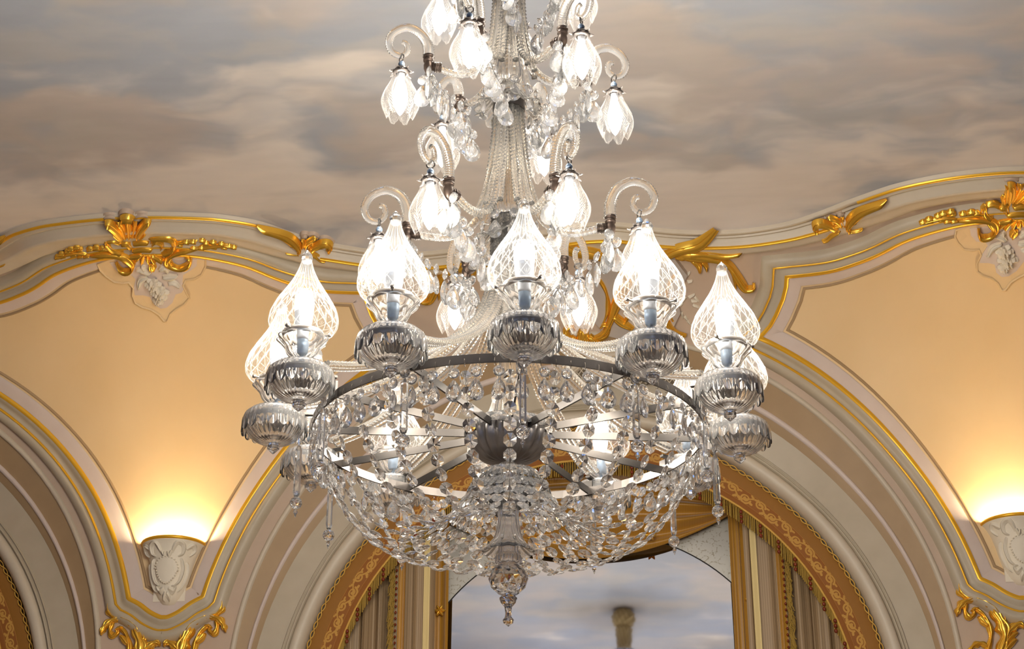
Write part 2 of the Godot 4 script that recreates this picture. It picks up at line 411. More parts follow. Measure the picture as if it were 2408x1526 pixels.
func make_materials() -> void:
	M.field = grain(paint(0.9, 0.76, 0.56), Color(0.875, 0.755, 0.565), Color(0.91, 0.80, 0.62), 0.006, 2.6)
	M.plaster = grain(paint(0.8, 0.7, 0.6), Color(0.735, 0.645, 0.56), Color(0.765, 0.68, 0.595), 0.01, 1.7)
	M.tan = grain(paint(0.7, 0.58, 0.43), Color(0.625, 0.52, 0.385), Color(0.665, 0.56, 0.42), 0.01, 1.5)
	M.cream = grain(paint(0.86, 0.80, 0.70, 0.5), Color(0.765, 0.715, 0.63), Color(0.80, 0.75, 0.67), 0.01, 1.1)
	M.stone = grain(paint(0.78, 0.73, 0.63, 0.5), Color(0.70, 0.65, 0.56), Color(0.74, 0.69, 0.60), 0.01, 1.3)
	M.pale = grain(paint(0.88, 0.82, 0.79, 0.55), Color(0.80, 0.735, 0.695), Color(0.83, 0.77, 0.73), 0.01, 1.3)
	M.stucco = paint(0.90, 0.86, 0.78, 0.6)
	M.gilt = paint(0.98, 0.77, 0.29, 0.27)
	M.gilt.metallic = 0.72
	M.gilt_line = paint(0.94, 0.72, 0.20, 0.35)
	M.gilt_line.metallic = 0.5
	M.shield = paint(0.70, 0.66, 0.62, 0.5)
	M.mesh = paint(0.40, 0.35, 0.27, 0.7)
	M.dark = paint(0.10, 0.09, 0.08, 0.7)
	M.brass = grain(paint(0.3, 0.22, 0.15, 0.35), Color(0.14, 0.11, 0.095), Color(0.30, 0.255, 0.225), 0.05, 0.05)
	M.brass.metallic = 0.85
	M.steel = paint(0.25, 0.237, 0.226, 0.30)
	M.steel.metallic = 0.9
	M.ring = paint(0.37, 0.35, 0.335, 0.30)
	M.ring.metallic = 0.85
	M.hub = paint(0.52, 0.50, 0.49, 0.28)
	M.hub.metallic = 0.85
	M.gunmetal = paint(0.34, 0.32, 0.31, 0.22)
	M.gunmetal.metallic = 0.9
	M.blued = paint(0.45, 0.52, 0.60, 0.3)
	M.blued.metallic = 0.6
	M.wire = paint(0.30, 0.27, 0.24, 0.4)
	M.wire.metallic = 0.8
	M.glass = StandardMaterial3D.new()
	M.glass.albedo_color = Color(1, 1, 1, 0.036)
	M.glass.roughness = 0.0
	M.glass.refraction_enabled = true
	M.glass.refraction_scale = 0.055
	M.rope = StandardMaterial3D.new()
	M.rope.albedo_color = Color(1, 0.99, 0.97, 0.03)
	M.rope.roughness = 0.03
	M.rope.refraction_enabled = true
	M.rope.refraction_scale = 0.045
	M.cut = StandardMaterial3D.new()          # cut clear shade: passes most light, scatters some
	M.cut.transparency = BaseMaterial3D.TRANSPARENCY_ALPHA
	M.cut.albedo_color = Color(1, 1, 1, 0.001)
	M.cut.roughness = 0.035
	M.cut.backlight_enabled = true
	M.cut.backlight = Color(0.06, 0.06, 0.059)
	M.frost = StandardMaterial3D.new()        # etched tulip shade
	M.frost.transparency = BaseMaterial3D.TRANSPARENCY_ALPHA
	M.frost.albedo_color = Color(1, 1, 1, 0.0003)
	M.frost.roughness = 0.018
	M.frost.backlight_enabled = true
	M.frost.backlight = Color(0.014, 0.014, 0.0138)
	M.cut_line = StandardMaterial3D.new()     # ground grooves in the shades
	M.cut_line.transparency = BaseMaterial3D.TRANSPARENCY_ALPHA
	M.cut_line.albedo_color = Color(1, 1, 1, 0.004)
	M.cut_line.roughness = 0.07
	M.cut_line.backlight_enabled = true
	M.cut_line.backlight = Color(0.13, 0.13, 0.127)
	M.etch_line = M.cut_line.duplicate()      # finer etching of the tulips
	M.etch_line.albedo_color = Color(1, 1, 1, 0.001)
	M.etch_line.roughness = 0.035
	M.etch_line.backlight = Color(0.05, 0.05, 0.049)
	M.bulb = StandardMaterial3D.new()
	M.bulb.albedo_color = Color(1, 1, 1)
	M.bulb.emission_enabled = true
	M.bulb.emission = Color(1.0, 0.93, 0.82)
	M.bulb.emission_energy_multiplier = 6.0
	M.warm_bulb = M.bulb.duplicate()
	M.warm_bulb.emission = Color(1.0, 0.83, 0.58)
	M.opal = paint(0.55, 0.57, 0.60, 0.35)
	M.nickel = paint(0.56, 0.53, 0.50, 0.3)
	M.nickel.metallic = 0.9
	M.mirror = paint(0.79, 0.795, 0.82, 0.03)
	M.mirror.metallic = 1.0
	M.carpet = paint(0.70, 0.62, 0.53, 0.95)
	M.curtain = stripes(Color(0.66, 0.56, 0.42), Color(0.57, 0.47, 0.345), 0.34)
	M.lining = stripes(Color(0.72, 0.52, 0.15), Color(0.62, 0.43, 0.11), 0.4)
	M.lining.rim_enabled = true
	M.lining.rim = 0.6
	M.lining.roughness = 0.38
	M.braid = paint(0.80, 0.62, 0.26, 0.6)
	M.pale_braid = paint(0.86, 0.77, 0.53, 0.6)
	M.fringe = grain(paint(0.6, 0.5, 0.2, 0.7), Color(0.50, 0.39, 0.13), Color(0.74, 0.60, 0.25), 0.05, 0.12)
	M.bead = paint(0.45, 0.16, 0.05, 0.25)
	M.gold_cloth = paint(0.56, 0.37, 0.09, 0.7)
	M.rust_cloth = paint(0.55, 0.33, 0.10, 0.8)
	M.sleeve = grain(paint(0.8, 0.72, 0.5, 0.8), Color(0.62, 0.53, 0.34), Color(0.86, 0.79, 0.60), 0.04, 0.2)
	M.scroll_cloth = scroll_print()
	M.antique = antique_glass()
	M.mural = mural()

func stripes(a: Color, b: Color, rough: float) -> StandardMaterial3D:
	# fine woven stripes that run down the cloth (uv x counts pairs of stripes)
	var im := Image.create(64, 64, false, Image.FORMAT_RGB8)
	for x in 64:
		var k := 0.5 + 0.5 * sin(TAU * x / 16.0)
		for y in 64:
			im.set_pixel(x, y, a.lerp(b, k))
	var m := StandardMaterial3D.new()
	m.albedo_texture = ImageTexture.create_from_image(im)
	m.roughness = rough + 0.2
	return m

func scroll_print() -> StandardMaterial3D:
	# running scroll woven in straw on rust
	var im := Image.create(256, 128, false, Image.FORMAT_RGB8)
	im.fill(Color(0.55, 0.33, 0.095))
	var straw := Color(0.74, 0.55, 0.24)
	var dot := func(x: float, y: float, r: float):
		for i in range(int(x - r), int(x + r) + 1):
			for j in range(int(y - r), int(y + r) + 1):
				if j > 0 and j < 128 and Vector2(i - x, j - y).length() <= r:
					im.set_pixel(posmod(i, 256), j, straw)
	for k in 256:
		dot.call(k, 64 + 36 * sin(TAU * k / 256.0 + 0.9), 7.0)
	for half in 2:
		var cx := 64.0 + 128.0 * half
		var cy := 76.0 if half == 0 else 52.0
		for k in 90:
			var a := k * 0.115 * (1 if half == 0 else -1)
			var r := 46.0 - k * 0.40
			dot.call(cx + r * cos(a), cy + r * sin(a), 8.5 - k * 0.03)
		dot.call(cx, cy, 8)
		for leaf in [[-52, 34, 13], [-36, 46, 11], [48, -38, 13], [34, -48, 10], [58, 30, 11], [-60, -32, 10]]:
			dot.call(cx + leaf[0], 64 + leaf[1] * (1 if half == 0 else -1), leaf[2])
	for x in 256:
		for j in [3, 4, 5, 122, 123, 124]:
			im.set_pixel(x, j, straw)
	var m := StandardMaterial3D.new()
	m.albedo_texture = ImageTexture.create_from_image(im)
	m.roughness = 0.75
	return m

func antique_glass() -> StandardMaterial3D:
	# old mirror with brown foxing veins
	var n := FastNoiseLite.new()
	n.seed = 3
	n.noise_type = FastNoiseLite.TYPE_SIMPLEX
	n.fractal_type = FastNoiseLite.FRACTAL_RIDGED
	n.frequency = 0.022
	n.fractal_octaves = 4
	var a := n.get_seamless_image(512, 512)
	var im := Image.create(512, 512, false, Image.FORMAT_RGB8)
	for y in 512:
		for x in 512:
			var k := smoothstep(0.62, 0.95, a.get_pixel(x, y).r)
			im.set_pixel(x, y, Color(0.80, 0.79, 0.75).lerp(Color(0.50, 0.44, 0.33), k * 0.75))
	var m := StandardMaterial3D.new()
	m.albedo_texture = ImageTexture.create_from_image(im)
	m.metallic = 0.55
	m.roughness = 0.35
	m.uv1_triplanar = true
	m.uv1_world_triplanar = true
	m.uv1_scale = Vector3.ONE / 0.9
	return m

func mural() -> StandardMaterial3D:
	# painted sky: grey blue with banks of warm cloud, 16 m by 16 m from the corner (-8, 0)
	var im := Image.create(1024, 1024, false, Image.FORMAT_RGB8)
	var big := FastNoiseLite.new()
	big.seed = 21
	big.frequency = 0.0088
	big.fractal_octaves = 6
	big.fractal_gain = 0.52
	var bank := FastNoiseLite.new()
	bank.seed = 40
	bank.frequency = 0.006
	bank.fractal_octaves = 4
	var tint := FastNoiseLite.new()
	tint.seed = 5
	tint.frequency = 0.009
	tint.fractal_octaves = 5
	var brush := FastNoiseLite.new()
	brush.seed = 90
	brush.frequency = 0.05
	brush.fractal_octaves = 3
	for y in 1024:
		for x in 1024:
			var wx := x + 16.0 * brush.get_noise_2d(x * 0.3, y * 0.3)
			var wy := y * 1.6 + 16.0 * brush.get_noise_2d(x * 0.3 + 900, y * 0.3)
			var c := big.get_noise_2d(wx, wy) * 0.8 + bank.get_noise_2d(wx, wy) * 0.7
			var lit := big.get_noise_2d(wx + 4.0, wy + 16.0) * 0.8 + bank.get_noise_2d(wx + 4.0, wy + 16.0) * 0.7
			var far := smoothstep(230.0, 420.0, float(y))
			var blue := Color(0.62, 0.635, 0.665).lerp(Color(0.60, 0.625, 0.685), far)
			var k := smoothstep(-0.30, 0.26, c) * lerpf(1.0, 0.4, far)
			var warm := Color(0.70, 0.668, 0.652).lerp(Color(0.69, 0.655, 0.625), clampf(0.5 + 1.5 * tint.get_noise_2d(x, y * 1.6), 0, 1))
			var out := blue.lerp(warm, k)
			out = out.lerp(Color(0.735, 0.69, 0.655), clampf((c - lit) * 2.4, 0, 1) * 0.6 * k)
			out = out.lerp(Color(0.71, 0.685, 0.655), smoothstep(0.06, 0.5, tint.get_noise_2d(wx * 1.4 + 500, wy * 1.4)) * 0.5)
			# banks of pale cloud gather towards the edge of the painting
			var bankc := tint.get_noise_2d(wx * 0.9 + 200, wy * 1.2) + 0.6 * big.get_noise_2d(wx * 1.3, wy * 1.3 + 300)
			var cover := smoothstep(-0.30, 0.50, bankc + lerpf(0.62, -0.60, clampf((y - 92.0) / 130.0, 0, 1)))
			out = out.lerp(Color(0.865, 0.825, 0.785), cover * 0.85)
			var st := 1.0 + 0.02 * brush.get_noise_2d(x * 0.6, y * 2.6)
			im.set_pixel(x, y, Color(out.r * st, out.g * st, out.b * st))
	var m := StandardMaterial3D.new()
	m.albedo_texture = ImageTexture.create_from_image(im)
	m.roughness = 0.85
	return m

func lamp_light(at: Vector3, energy: float, color: Color, size: float, parent: Node, called := "lamp_light") -> void:
	var l := OmniLight3D.new()
	l.name = called
	l.light_energy = energy
	l.light_color = color
	l.light_size = size
	l.omni_range = 30.0
	l.omni_attenuation = 2.0
	l.shadow_enabled = true
	l.position = at
	parent.add_child(l, true)

# ---------- the room ----------
func edge_t(s: float) -> float:
	for k in 4:
		if s > PANEL_RIGHT:
			s = 2 * PANEL_RIGHT - s
		if s < PANEL_LEFT:
			s = 2 * PANEL_LEFT - s
	for i in range(0, CEILING_EDGE.size() - 2, 2):
		if s <= CEILING_EDGE[i + 2]:
			var k: float = clampf((s - CEILING_EDGE[i]) / (CEILING_EDGE[i + 2] - CEILING_EDGE[i]), 0, 1)
			var a: float = CEILING_EDGE[maxi(1, i - 1)]
			var b: float = CEILING_EDGE[i + 1]
			var c: float = CEILING_EDGE[i + 3]
			var d: float = CEILING_EDGE[mini(CEILING_EDGE.size() - 1, i + 5)]
			return 0.5 * (2.0 * b + (c - a) * k + (2.0 * a - 5.0 * b + 4.0 * c - d) * k * k + (3.0 * b - a - 3.0 * c + d) * k * k * k)
	return CEILING_EDGE[CEILING_EDGE.size() - 1]

func arch_top(s: float, r: float, tc: float) -> float:
	for c in [ARCH - BAY, ARCH, ARCH + BAY]:
		var d: float = absf(s - c)
		if d < r:
			return tc + sqrt(r * r - d * d)
	return 0.0

func arch_path(r: float, tc: float, steps := 64, low := 1.2) -> Array:
	var out := [Vector2(-r, low), Vector2(-r, lerpf(low, tc, 0.5))]
	for k in steps + 1:
		var a := PI - PI * k / steps
		out.append(Vector2(r * cos(a), tc + r * sin(a)))
	out.append_array([Vector2(r, lerpf(low, tc, 0.5)), Vector2(r, low)])
	return out

func arch_band(c: float, curves: Array, uv_run := 0.0) -> MB:
	# a band round an arch: each curve is [radius, height of its centre, n]
	var paths := []
	for q in curves:
		paths.append(arch_path(q[0], q[1]))
	var rows := []
	for i in paths[0].size():
		var row := []
		for k in curves.size():
			row.append(sp(c + paths[k][i].x, paths[k][i].y, curves[k][2]))
		rows.append(row)
	var mb := MB.new()
	mb.grid(rows)
	if uv_run > 0:
		var run := 0.0
		var m := curves.size()
		for i in rows.size():
			if i > 0:
				run += rows[i][0].distance_to(rows[i - 1][0])
			for k in m:
				mb.uv[i * m + k] = Vector2(run / uv_run, float(k) / (m - 1))
	return mb

func build_room() -> void:
	# the lower wall, arch openings left out, up to the cornice
	var levels := [0.0, 1.0, 2.0, 3.0, 3.6]
	while levels[levels.size() - 1] < 7.9:
		levels.append(levels[levels.size() - 1] + 0.07)
	var rows := []
	for t in levels:
		rows.append([])
	var s := -9.0
	while s <= 8.001:
		var low := arch_top(s, 2.385, 4.0)
		var top := edge_t(s)
		for j in levels.size():
			rows[j].append(sp(s, clampf(levels[j], low, top)))
		var near := 9.0
		for c in [ARCH - BAY, ARCH, ARCH + BAY]:
			near = minf(near, absf(absf(s - c) - 2.385))
		s += 0.01 if near < 0.06 else 0.04
	var mb := MB.new()
	mb.grid(rows)
	struct("wall_front", mb.made(), M.plaster, "beige plaster wall with tall arches and a cove")
	mb = MB.new()
	mb.box(Vector3(-0.5, 3.3, -0.85), Vector3(8.7, 3.5, 0.12))
	struct("wall_alcove", mb.made(false), M.stone, "wall at the back of the arched alcoves")
	# the painted ceiling
	rows = []
	for j in 12:
		rows.append([])
	s = -9.0
	while s <= 8.001:
		var t0 := edge_t(s)
		for j in 12:
			rows[j].append(sp(s, lerpf(t0, ARC_END + 1.0, j / 8.0) if j < 9 else ARC_END + 1.0 + (j - 8) / 3.0 * 14.2))
		s += 0.05
	mb = MB.new()
	mb.grid(rows)
	for i in mb.v.size():
		mb.uv[i] = Vector2((mb.v[i].x + 8.0) / 16.0, mb.v[i].z / 16.0)
	struct("ceiling", mb.made(), M.mural, "ceiling painted as a pale clouded sky")
	mb = MB.new()
	mb.box(Vector3(-0.5, CEIL + 0.25, 8.0), Vector3(8.8, 0.15, 9.0))
	struct("trim_1", mb.made(false), M.stone, "slab above the painted ceiling")
	mb = MB.new()
	mb.box(Vector3(-0.5, -0.1, 8.0), Vector3(8.8, 0.1, 9.0))
	struct("floor", mb.made(false), M.carpet, "brown carpeted floor")
	for w in [["wall_left", Vector3(-9.1, 3.4, 8.0), Vector3(0.12, 3.5, 9.0)], ["wall_right", Vector3(8.1, 3.4, 8.0), Vector3(0.12, 3.5, 9.0)]]:
		mb = MB.new()
		mb.box(w[1], w[2])
		struct(w[0], mb.made(false), M.plaster, "plain beige side wall")
	# the wall behind the camera has three tall windows with evening sky in them
	mb = MB.new()
	for x in [-8.35, -3.85, 0.65 + 2.2, 7.35]:
		mb.box(Vector3(x, 3.4, 16.7), Vector3(1.0 if absf(x) > 7 else 1.3, 3.5, 0.12))
	mb.box(Vector3(-0.5, 0.4, 16.7), Vector3(8.7, 0.5, 0.12))
	mb.box(Vector3(-0.5, 6.0, 16.7), Vector3(8.7, 0.9, 0.12))
	struct("wall_back", mb.made(false), M.plaster, "beige wall with tall windows opposite the arches")
	var sky := StandardMaterial3D.new()
	sky.albedo_color = Color(0.1, 0.12, 0.16)
	sky.emission_enabled = true
	sky.emission = Color(0.55, 0.72, 1.0)
	sky.emission_energy_multiplier = 1.6
	var k := 1
	for x in [-6.25, -0.5, 5.25]:
		mb = MB.new()
		mb.box(Vector3(x, 3.0, 16.78), Vector3(1.1, 2.1, 0.02))
		var pane := struct("window_%d" % k, mb.made(false), sky, "tall window with blue evening light")
		var bars := MB.new()
		for i in 3:
			bars.box(Vector3(x - 1.1 + 1.1 * i, 3.0, 16.72), Vector3(0.04, 2.1, 0.03))
		for i in 5:
			bars.box(Vector3(x, 0.95 + 1.03 * i, 16.72), Vector3(1.1, 0.03, 0.03))
		obj("window_frame", bars.made(false), M.stucco, pane)
		var l := AreaLight3D.new()
		l.name = "window_light"
		l.area_size = Vector2(2.1, 4.1)
		l.light_energy = 1.2
		l.light_color = Color(0.6, 0.76, 1.0)
		l.shadow_enabled = true
		l.position = Vector3(x, 3.0, 16.5)
		add_child(l, true)
		k += 1
	build_trim()

func panel_path(c: float) -> Array:
	# the thick gilt line of a panel, once round from the middle of the foot, anticlockwise seen from the room
	var half := [Vector2(0.0, 4.475), Vector2(0.03, 4.478), Vector2(0.10, 4.512), Vector2(0.18, 4.57), Vector2(0.262, 4.612)]
	half = spline(half, 4)
	half[half.size() - 1] = Vector2(BAY / 2 - 2.66 * cos(asin((4.615 - 3.98) / 2.66)), 4.615)
	for k in range(1, 25):
		# along the arch, which stands BAY / 2 to the right
		var a: float = lerpf(asin((4.615 - 3.98) / 2.66), asin((6.335 - 3.98) / 2.66), k / 24.0)
		half.append(Vector2(BAY / 2 - 2.66 * cos(a), 3.98 + 2.66 * sin(a)))
	half.append_array([Vector2(1.53, 6.42), Vector2(1.49, 6.50), Vector2(1.445, 6.62), Vector2(1.425, 6.72), Vector2(1.422, 6.80)])
	half.append_array(spline([Vector2(1.422, 6.80), Vector2(1.15, 6.829), Vector2(0.955, 6.897), Vector2(0.82, 6.968), Vector2(0.64, 7.09), Vector2(0.38, 7.195), Vector2(0.18, 7.235), Vector2(0.0, 7.245)], 5).slice(1))
	var out := []
	for p in half:
		if out.is_empty() or out[out.size() - 1].distance_to(Vector2(p.x, p.y)) > 0.004:
			out.append(p)
	var n := out.size()
	for k in range(n - 2, 0, -1):
		out.append(Vector2(-out[k].x, out[k].y))
	for k in out.size():
		out[k].x += c
	return out

func build_trim() -> void:
	# cornice along the edge of the painted ceiling
	var path := []
	var wide := []
	var s := -8.9
	while s <= 7.91:
		var t := edge_t(s)
		path.append(Vector2(s, t))
		wide.append(lerpf(0.20, 0.34, smoothstep(7.12, 7.62, t)))
		s += 0.05
	var prof := [Vector2(0.02, -0.01), Vector2(0.0, 0.020), Vector2(-0.03, 0.026), Vector2(-0.12, 0.026), Vector2(-0.14, 0.008), Vector2(-0.19, 0.006), Vector2(-0.21, 0.024), Vector2(-0.26, 0.024), Vector2(-0.28, 0.010), Vector2(-0.34, 0.010), Vector2(-0.36, 0.034), Vector2(-0.42, 0.034), Vector2(-0.44, 0.060), Vector2(-0.52, 0.066), Vector2(-0.60, 0.056), Vector2(-0.70, 0.050), Vector2(-0.82, 0.048), Vector2(-0.93, 0.042), Vector2(-0.98, 0.022), Vector2(-1.0, -0.01)]
	var cornice := struct("trim_2", sweep(path, prof, false, wide).made(), M.cream, "cream moulded cornice that waves along the ceiling")
	# gilt fillet, high over the panels and low over the arches
	for seg in [[-4.42, -2.22, -0.03, -0.11, 0.031], [-2.1, 1.22, -0.44, -0.53, 0.070], [1.35, 3.4, -0.03, -0.11, 0.031], [-6.2, -4.5, -0.44, -0.53, 0.070]]:
		var p2 := []
		var w2 := []
		for i in path.size():
			if path[i].x >= seg[0] and path[i].x <= seg[1]:
				p2.append(path[i])
				w2.append(wide[i])
		obj("gilt_line", sweep(p2, [Vector2(seg[2] + 0.01, 0.0), Vector2(seg[2], seg[4]), Vector2((seg[2] + seg[3]) / 2, seg[4] + 0.008), Vector2(seg[3], seg[4]), Vector2(seg[3] - 0.01, 0.0)], false, w2).made(), M.gilt_line, cornice)
	# panels: moulding, gilt lines, border and field
	var no := 3
	for c in [PANEL_LEFT, PANEL_RIGHT]:
		var p := panel_path(c)
		# anticlockwise, so left of the way is inside the panel
		var m := struct("trim_%d" % no, sweep(p, [Vector2(-0.175, -0.01), Vector2(-0.165, 0.028), Vector2(-0.145, 0.05), Vector2(-0.12, 0.056), Vector2(-0.095, 0.046), Vector2(-0.088, 0.03), Vector2(-0.07, 0.018), Vector2(-0.05, 0.022), Vector2(-0.035, 0.038), Vector2(-0.012, 0.042), Vector2(0.012, 0.034), Vector2(0.016, 0.02)], true).made(), M.stone, "moulded frame of a wall panel")
		no += 1
		obj("gilt_line", sweep(p, [Vector2(-0.018, 0.036), Vector2(-0.014, 0.046), Vector2(0.010, 0.044), Vector2(0.016, 0.03)], true).made(), M.gilt_line, m)
		obj("gilt_line", sweep(p, [Vector2(-0.100, 0.044), Vector2(-0.096, 0.054), Vector2(-0.086, 0.05), Vector2(-0.083, 0.036)], true).made(), M.gilt_line, m)
		obj("border", sweep(p, [Vector2(0.014, 0.024), Vector2(0.05, 0.020), Vector2(0.098, 0.018), Vector2(0.104, 0.006)], true).made(), M.pale, m)
		var inset: Array = Array(Geometry2D.offset_polygon(PackedVector2Array(p), -0.128, Geometry2D.JOIN_MITER)[0])
		obj("bead_line", sweep(inset, [Vector2(-0.010, 0.004), Vector2(-0.007, 0.014), Vector2(0.0, 0.016), Vector2(0.008, 0.012), Vector2(0.011, 0.004)], true).made(), M.tan, m)
		# the field between: for each height the half width, read off the path
		var rows := []
		var fine := 60
		for j in fine + 1:
			var t := lerpf(4.478, 7.243, float(j) / fine)
			var half := 0.0
			for i in p.size():
				var a: Vector2 = p[i]
				var b: Vector2 = p[(i + 1) % p.size()]
				if (a.y - t) * (b.y - t) <= 0 and a.y != b.y:
					half = maxf(half, absf(lerpf(a.x, b.x, (t - a.y) / (b.y - a.y)) - c))
			var row := []
			for i in 25:
				row.append(sp(c + half * (i / 12.0 - 1.0), t, 0.005))
			rows.append(row)
		var mb := MB.new()
		mb.grid(rows)
		obj("field", mb.made(), M.field, m)
	# bands round the arches
	for c in [ARCH - BAY, ARCH]:
		var a := struct("trim_%d" % no, arch_band(c, [[2.415, 4.0, -0.005], [2.408, 4.0, 0.016], [2.392, 4.0, 0.02], [2.378, 4.0, 0.014], [2.372, 4.0, -0.01]]).made(), M.cream, "stepped mouldings round a wall arch")
		no += 1
		obj("outer_band", arch_band(c, [[2.375, 4.0, 0.0], [2.345, 3.93, -0.015], [2.32, 3.86, -0.03]]).made(), M.tan, a)
		obj("fillet", arch_band(c, [[2.322, 3.865, -0.035], [2.318, 3.86, -0.012], [2.304, 3.845, -0.012], [2.30, 3.84, -0.04]]).made(), M.pale, a)
		obj("outer_band", arch_band(c, [[2.302, 3.84, -0.03], [2.29, 3.82, -0.04], [2.275, 3.795, -0.055]]).made(), M.tan, a)
		obj("flat_band", arch_band(c, [[2.278, 3.8, -0.05], [2.2, 3.79, -0.055], [2.115, 3.78, -0.06]]).made(), M.stone, a)
		obj("groove", arch_band(c, [[2.117, 3.78, -0.07], [2.114, 3.78, -0.045], [2.106, 3.78, -0.042], [2.102, 3.78, -0.058], [2.094, 3.78, -0.056], [2.090, 3.78, -0.036], [2.080, 3.78, -0.033], [2.075, 3.78, -0.05], [2.068, 3.78, -0.06]]).made(), M.stone, a)
		obj("roll", arch_band(c, [[2.070, 3.78, -0.06], [2.064, 3.78, -0.03], [2.045, 3.78, -0.012], [2.015, 3.78, -0.010], [1.99, 3.78, -0.03], [1.975, 3.78, -0.065], [1.968, 3.78, -0.13], [1.966, 3.78, -0.75]]).made(), M.cream, a)

# ---------- cloth, mirror ----------
func build_valance(c: float, label: String) -> void:
	var o := tag(obj("valance", arch_band(c, [[1.945, 3.78, -0.09], [1.91, 3.78, -0.085], [1.865, 3.78, -0.088]]).made(), M.gold_cloth), label, "valance")
	obj("scroll_band", arch_band(c, [[1.868, 3.78, -0.086], [1.83, 3.78, -0.082], [1.782, 3.78, -0.086]], 0.23).made(), M.scroll_cloth, o)
	obj("lower_band", arch_band(c, [[1.785, 3.78, -0.085], [1.765, 3.78, -0.08], [1.742, 3.78, -0.085]]).made(), M.rust_cloth, o)
	# plaited braid along the outer edge
	for turn in 2:
		var path := []
		var count := 420
		for k in count + 1:
			var a := PI + 0.45 - (PI + 0.9) * k / count
			var r := 1.952 + 0.011 * sin(k * 0.9 + PI * turn)
			path.append(sp(c + r * cos(a), 3.78 + r * sin(a), -0.082 + 0.006 * cos(k * 0.9 + PI * turn)))
		var mb := MB.new()
		tube(mb, path, 0.0045, 5)
		obj("braid", mb.made(), M.braid, o)
	# hanging threads: too many to tell apart
	var threads := MB.new()
	var heading := MB.new()
	var rnd := RandomNumberGenerator.new()
	rnd.seed = 11
	var n := 400
	for k in n:
		var a := PI + 0.25 - (PI + 0.5) * k / (n - 1)
		var at := sp(c + 1.752 * cos(a), 3.78 + 1.752 * sin(a), -0.088)
		var long := 0.105 + 0.015 * absf(cos(a)) + rnd.randf() * 0.006
		var wide := 0.0052
		var z := rnd.randf_range(-0.006, 0.006)
		var top := at + Vector3(0, 0.008, 0)
		var foot := at + Vector3(rnd.randf_range(-0.004, 0.004), -long, z)
		tube(threads, [top, top.lerp(foot, 0.5) + Vector3(0, 0, 0.004), foot], wide, 4)
	var t := obj("fringe_threads", threads.made(), M.fringe, o)
	t.set_meta("kind", "stuff")
	tube(heading, arch_path(1.745, 3.78).map(func(p): return sp(c + p.x, p.y, -0.08)).slice(2, 67), 0.008, 6)
	obj("heading_cord", heading.made(), M.braid, o)
	# strings of red beads
	var bead := MB.new()
	for k in 3:
		var y := -0.022 - 0.034 * k
		lathe(bead, [Vector2(0.001, y + 0.015), Vector2(0.009, y + 0.011), Vector2(0.0125, y), Vector2(0.009, y - 0.011), Vector2(0.001, y - 0.015)], 8)
	var bm := bead.made(true, true)
	for k in 37:
		var a := PI + 0.1 - (PI + 0.2) * k / 36.0
		obj("bead_tassel", bm, M.bead, o, Transform3D(Basis.IDENTITY, sp(c + 1.735 * cos(a), 3.78 + 1.735 * sin(a), -0.066)))

func drape(s0: float, s1: float, low: float, z: float, amp: float, folds: float, seed: float, pinch := 0.0) -> MB:
	# a hanging length of cloth from under the arch down to LOW
	var rows := []
	var nu := 90
	for j in 24:
		var v := j / 23.0
		var row := []
		for i in nu + 1:
			var u := float(i) / nu
			var s := lerpf(s0, s1, u)
			var top := 3.78 + sqrt(maxf(0.02, 1.93 * 1.93 - s * s))
			var t := lerpf(top, low, v)
			var ph := u * folds * TAU + 0.6 * sin(u * 9.0 + seed)
			var d := sin(ph) + 0.35 * sin(ph * 2.3 + seed) + 0.25 * sin(v * 2.0 + u * 13.0 + seed)
			row.append(Vector3(ARCH + s + pinch * v * (0.5 - u) + 0.012 * cos(ph), t, z + amp * d))
		rows.append(row)
	var mb := MB.new()
	mb.grid(rows, false, Vector2(absf(s1 - s0) / 0.045, 1))
	return mb

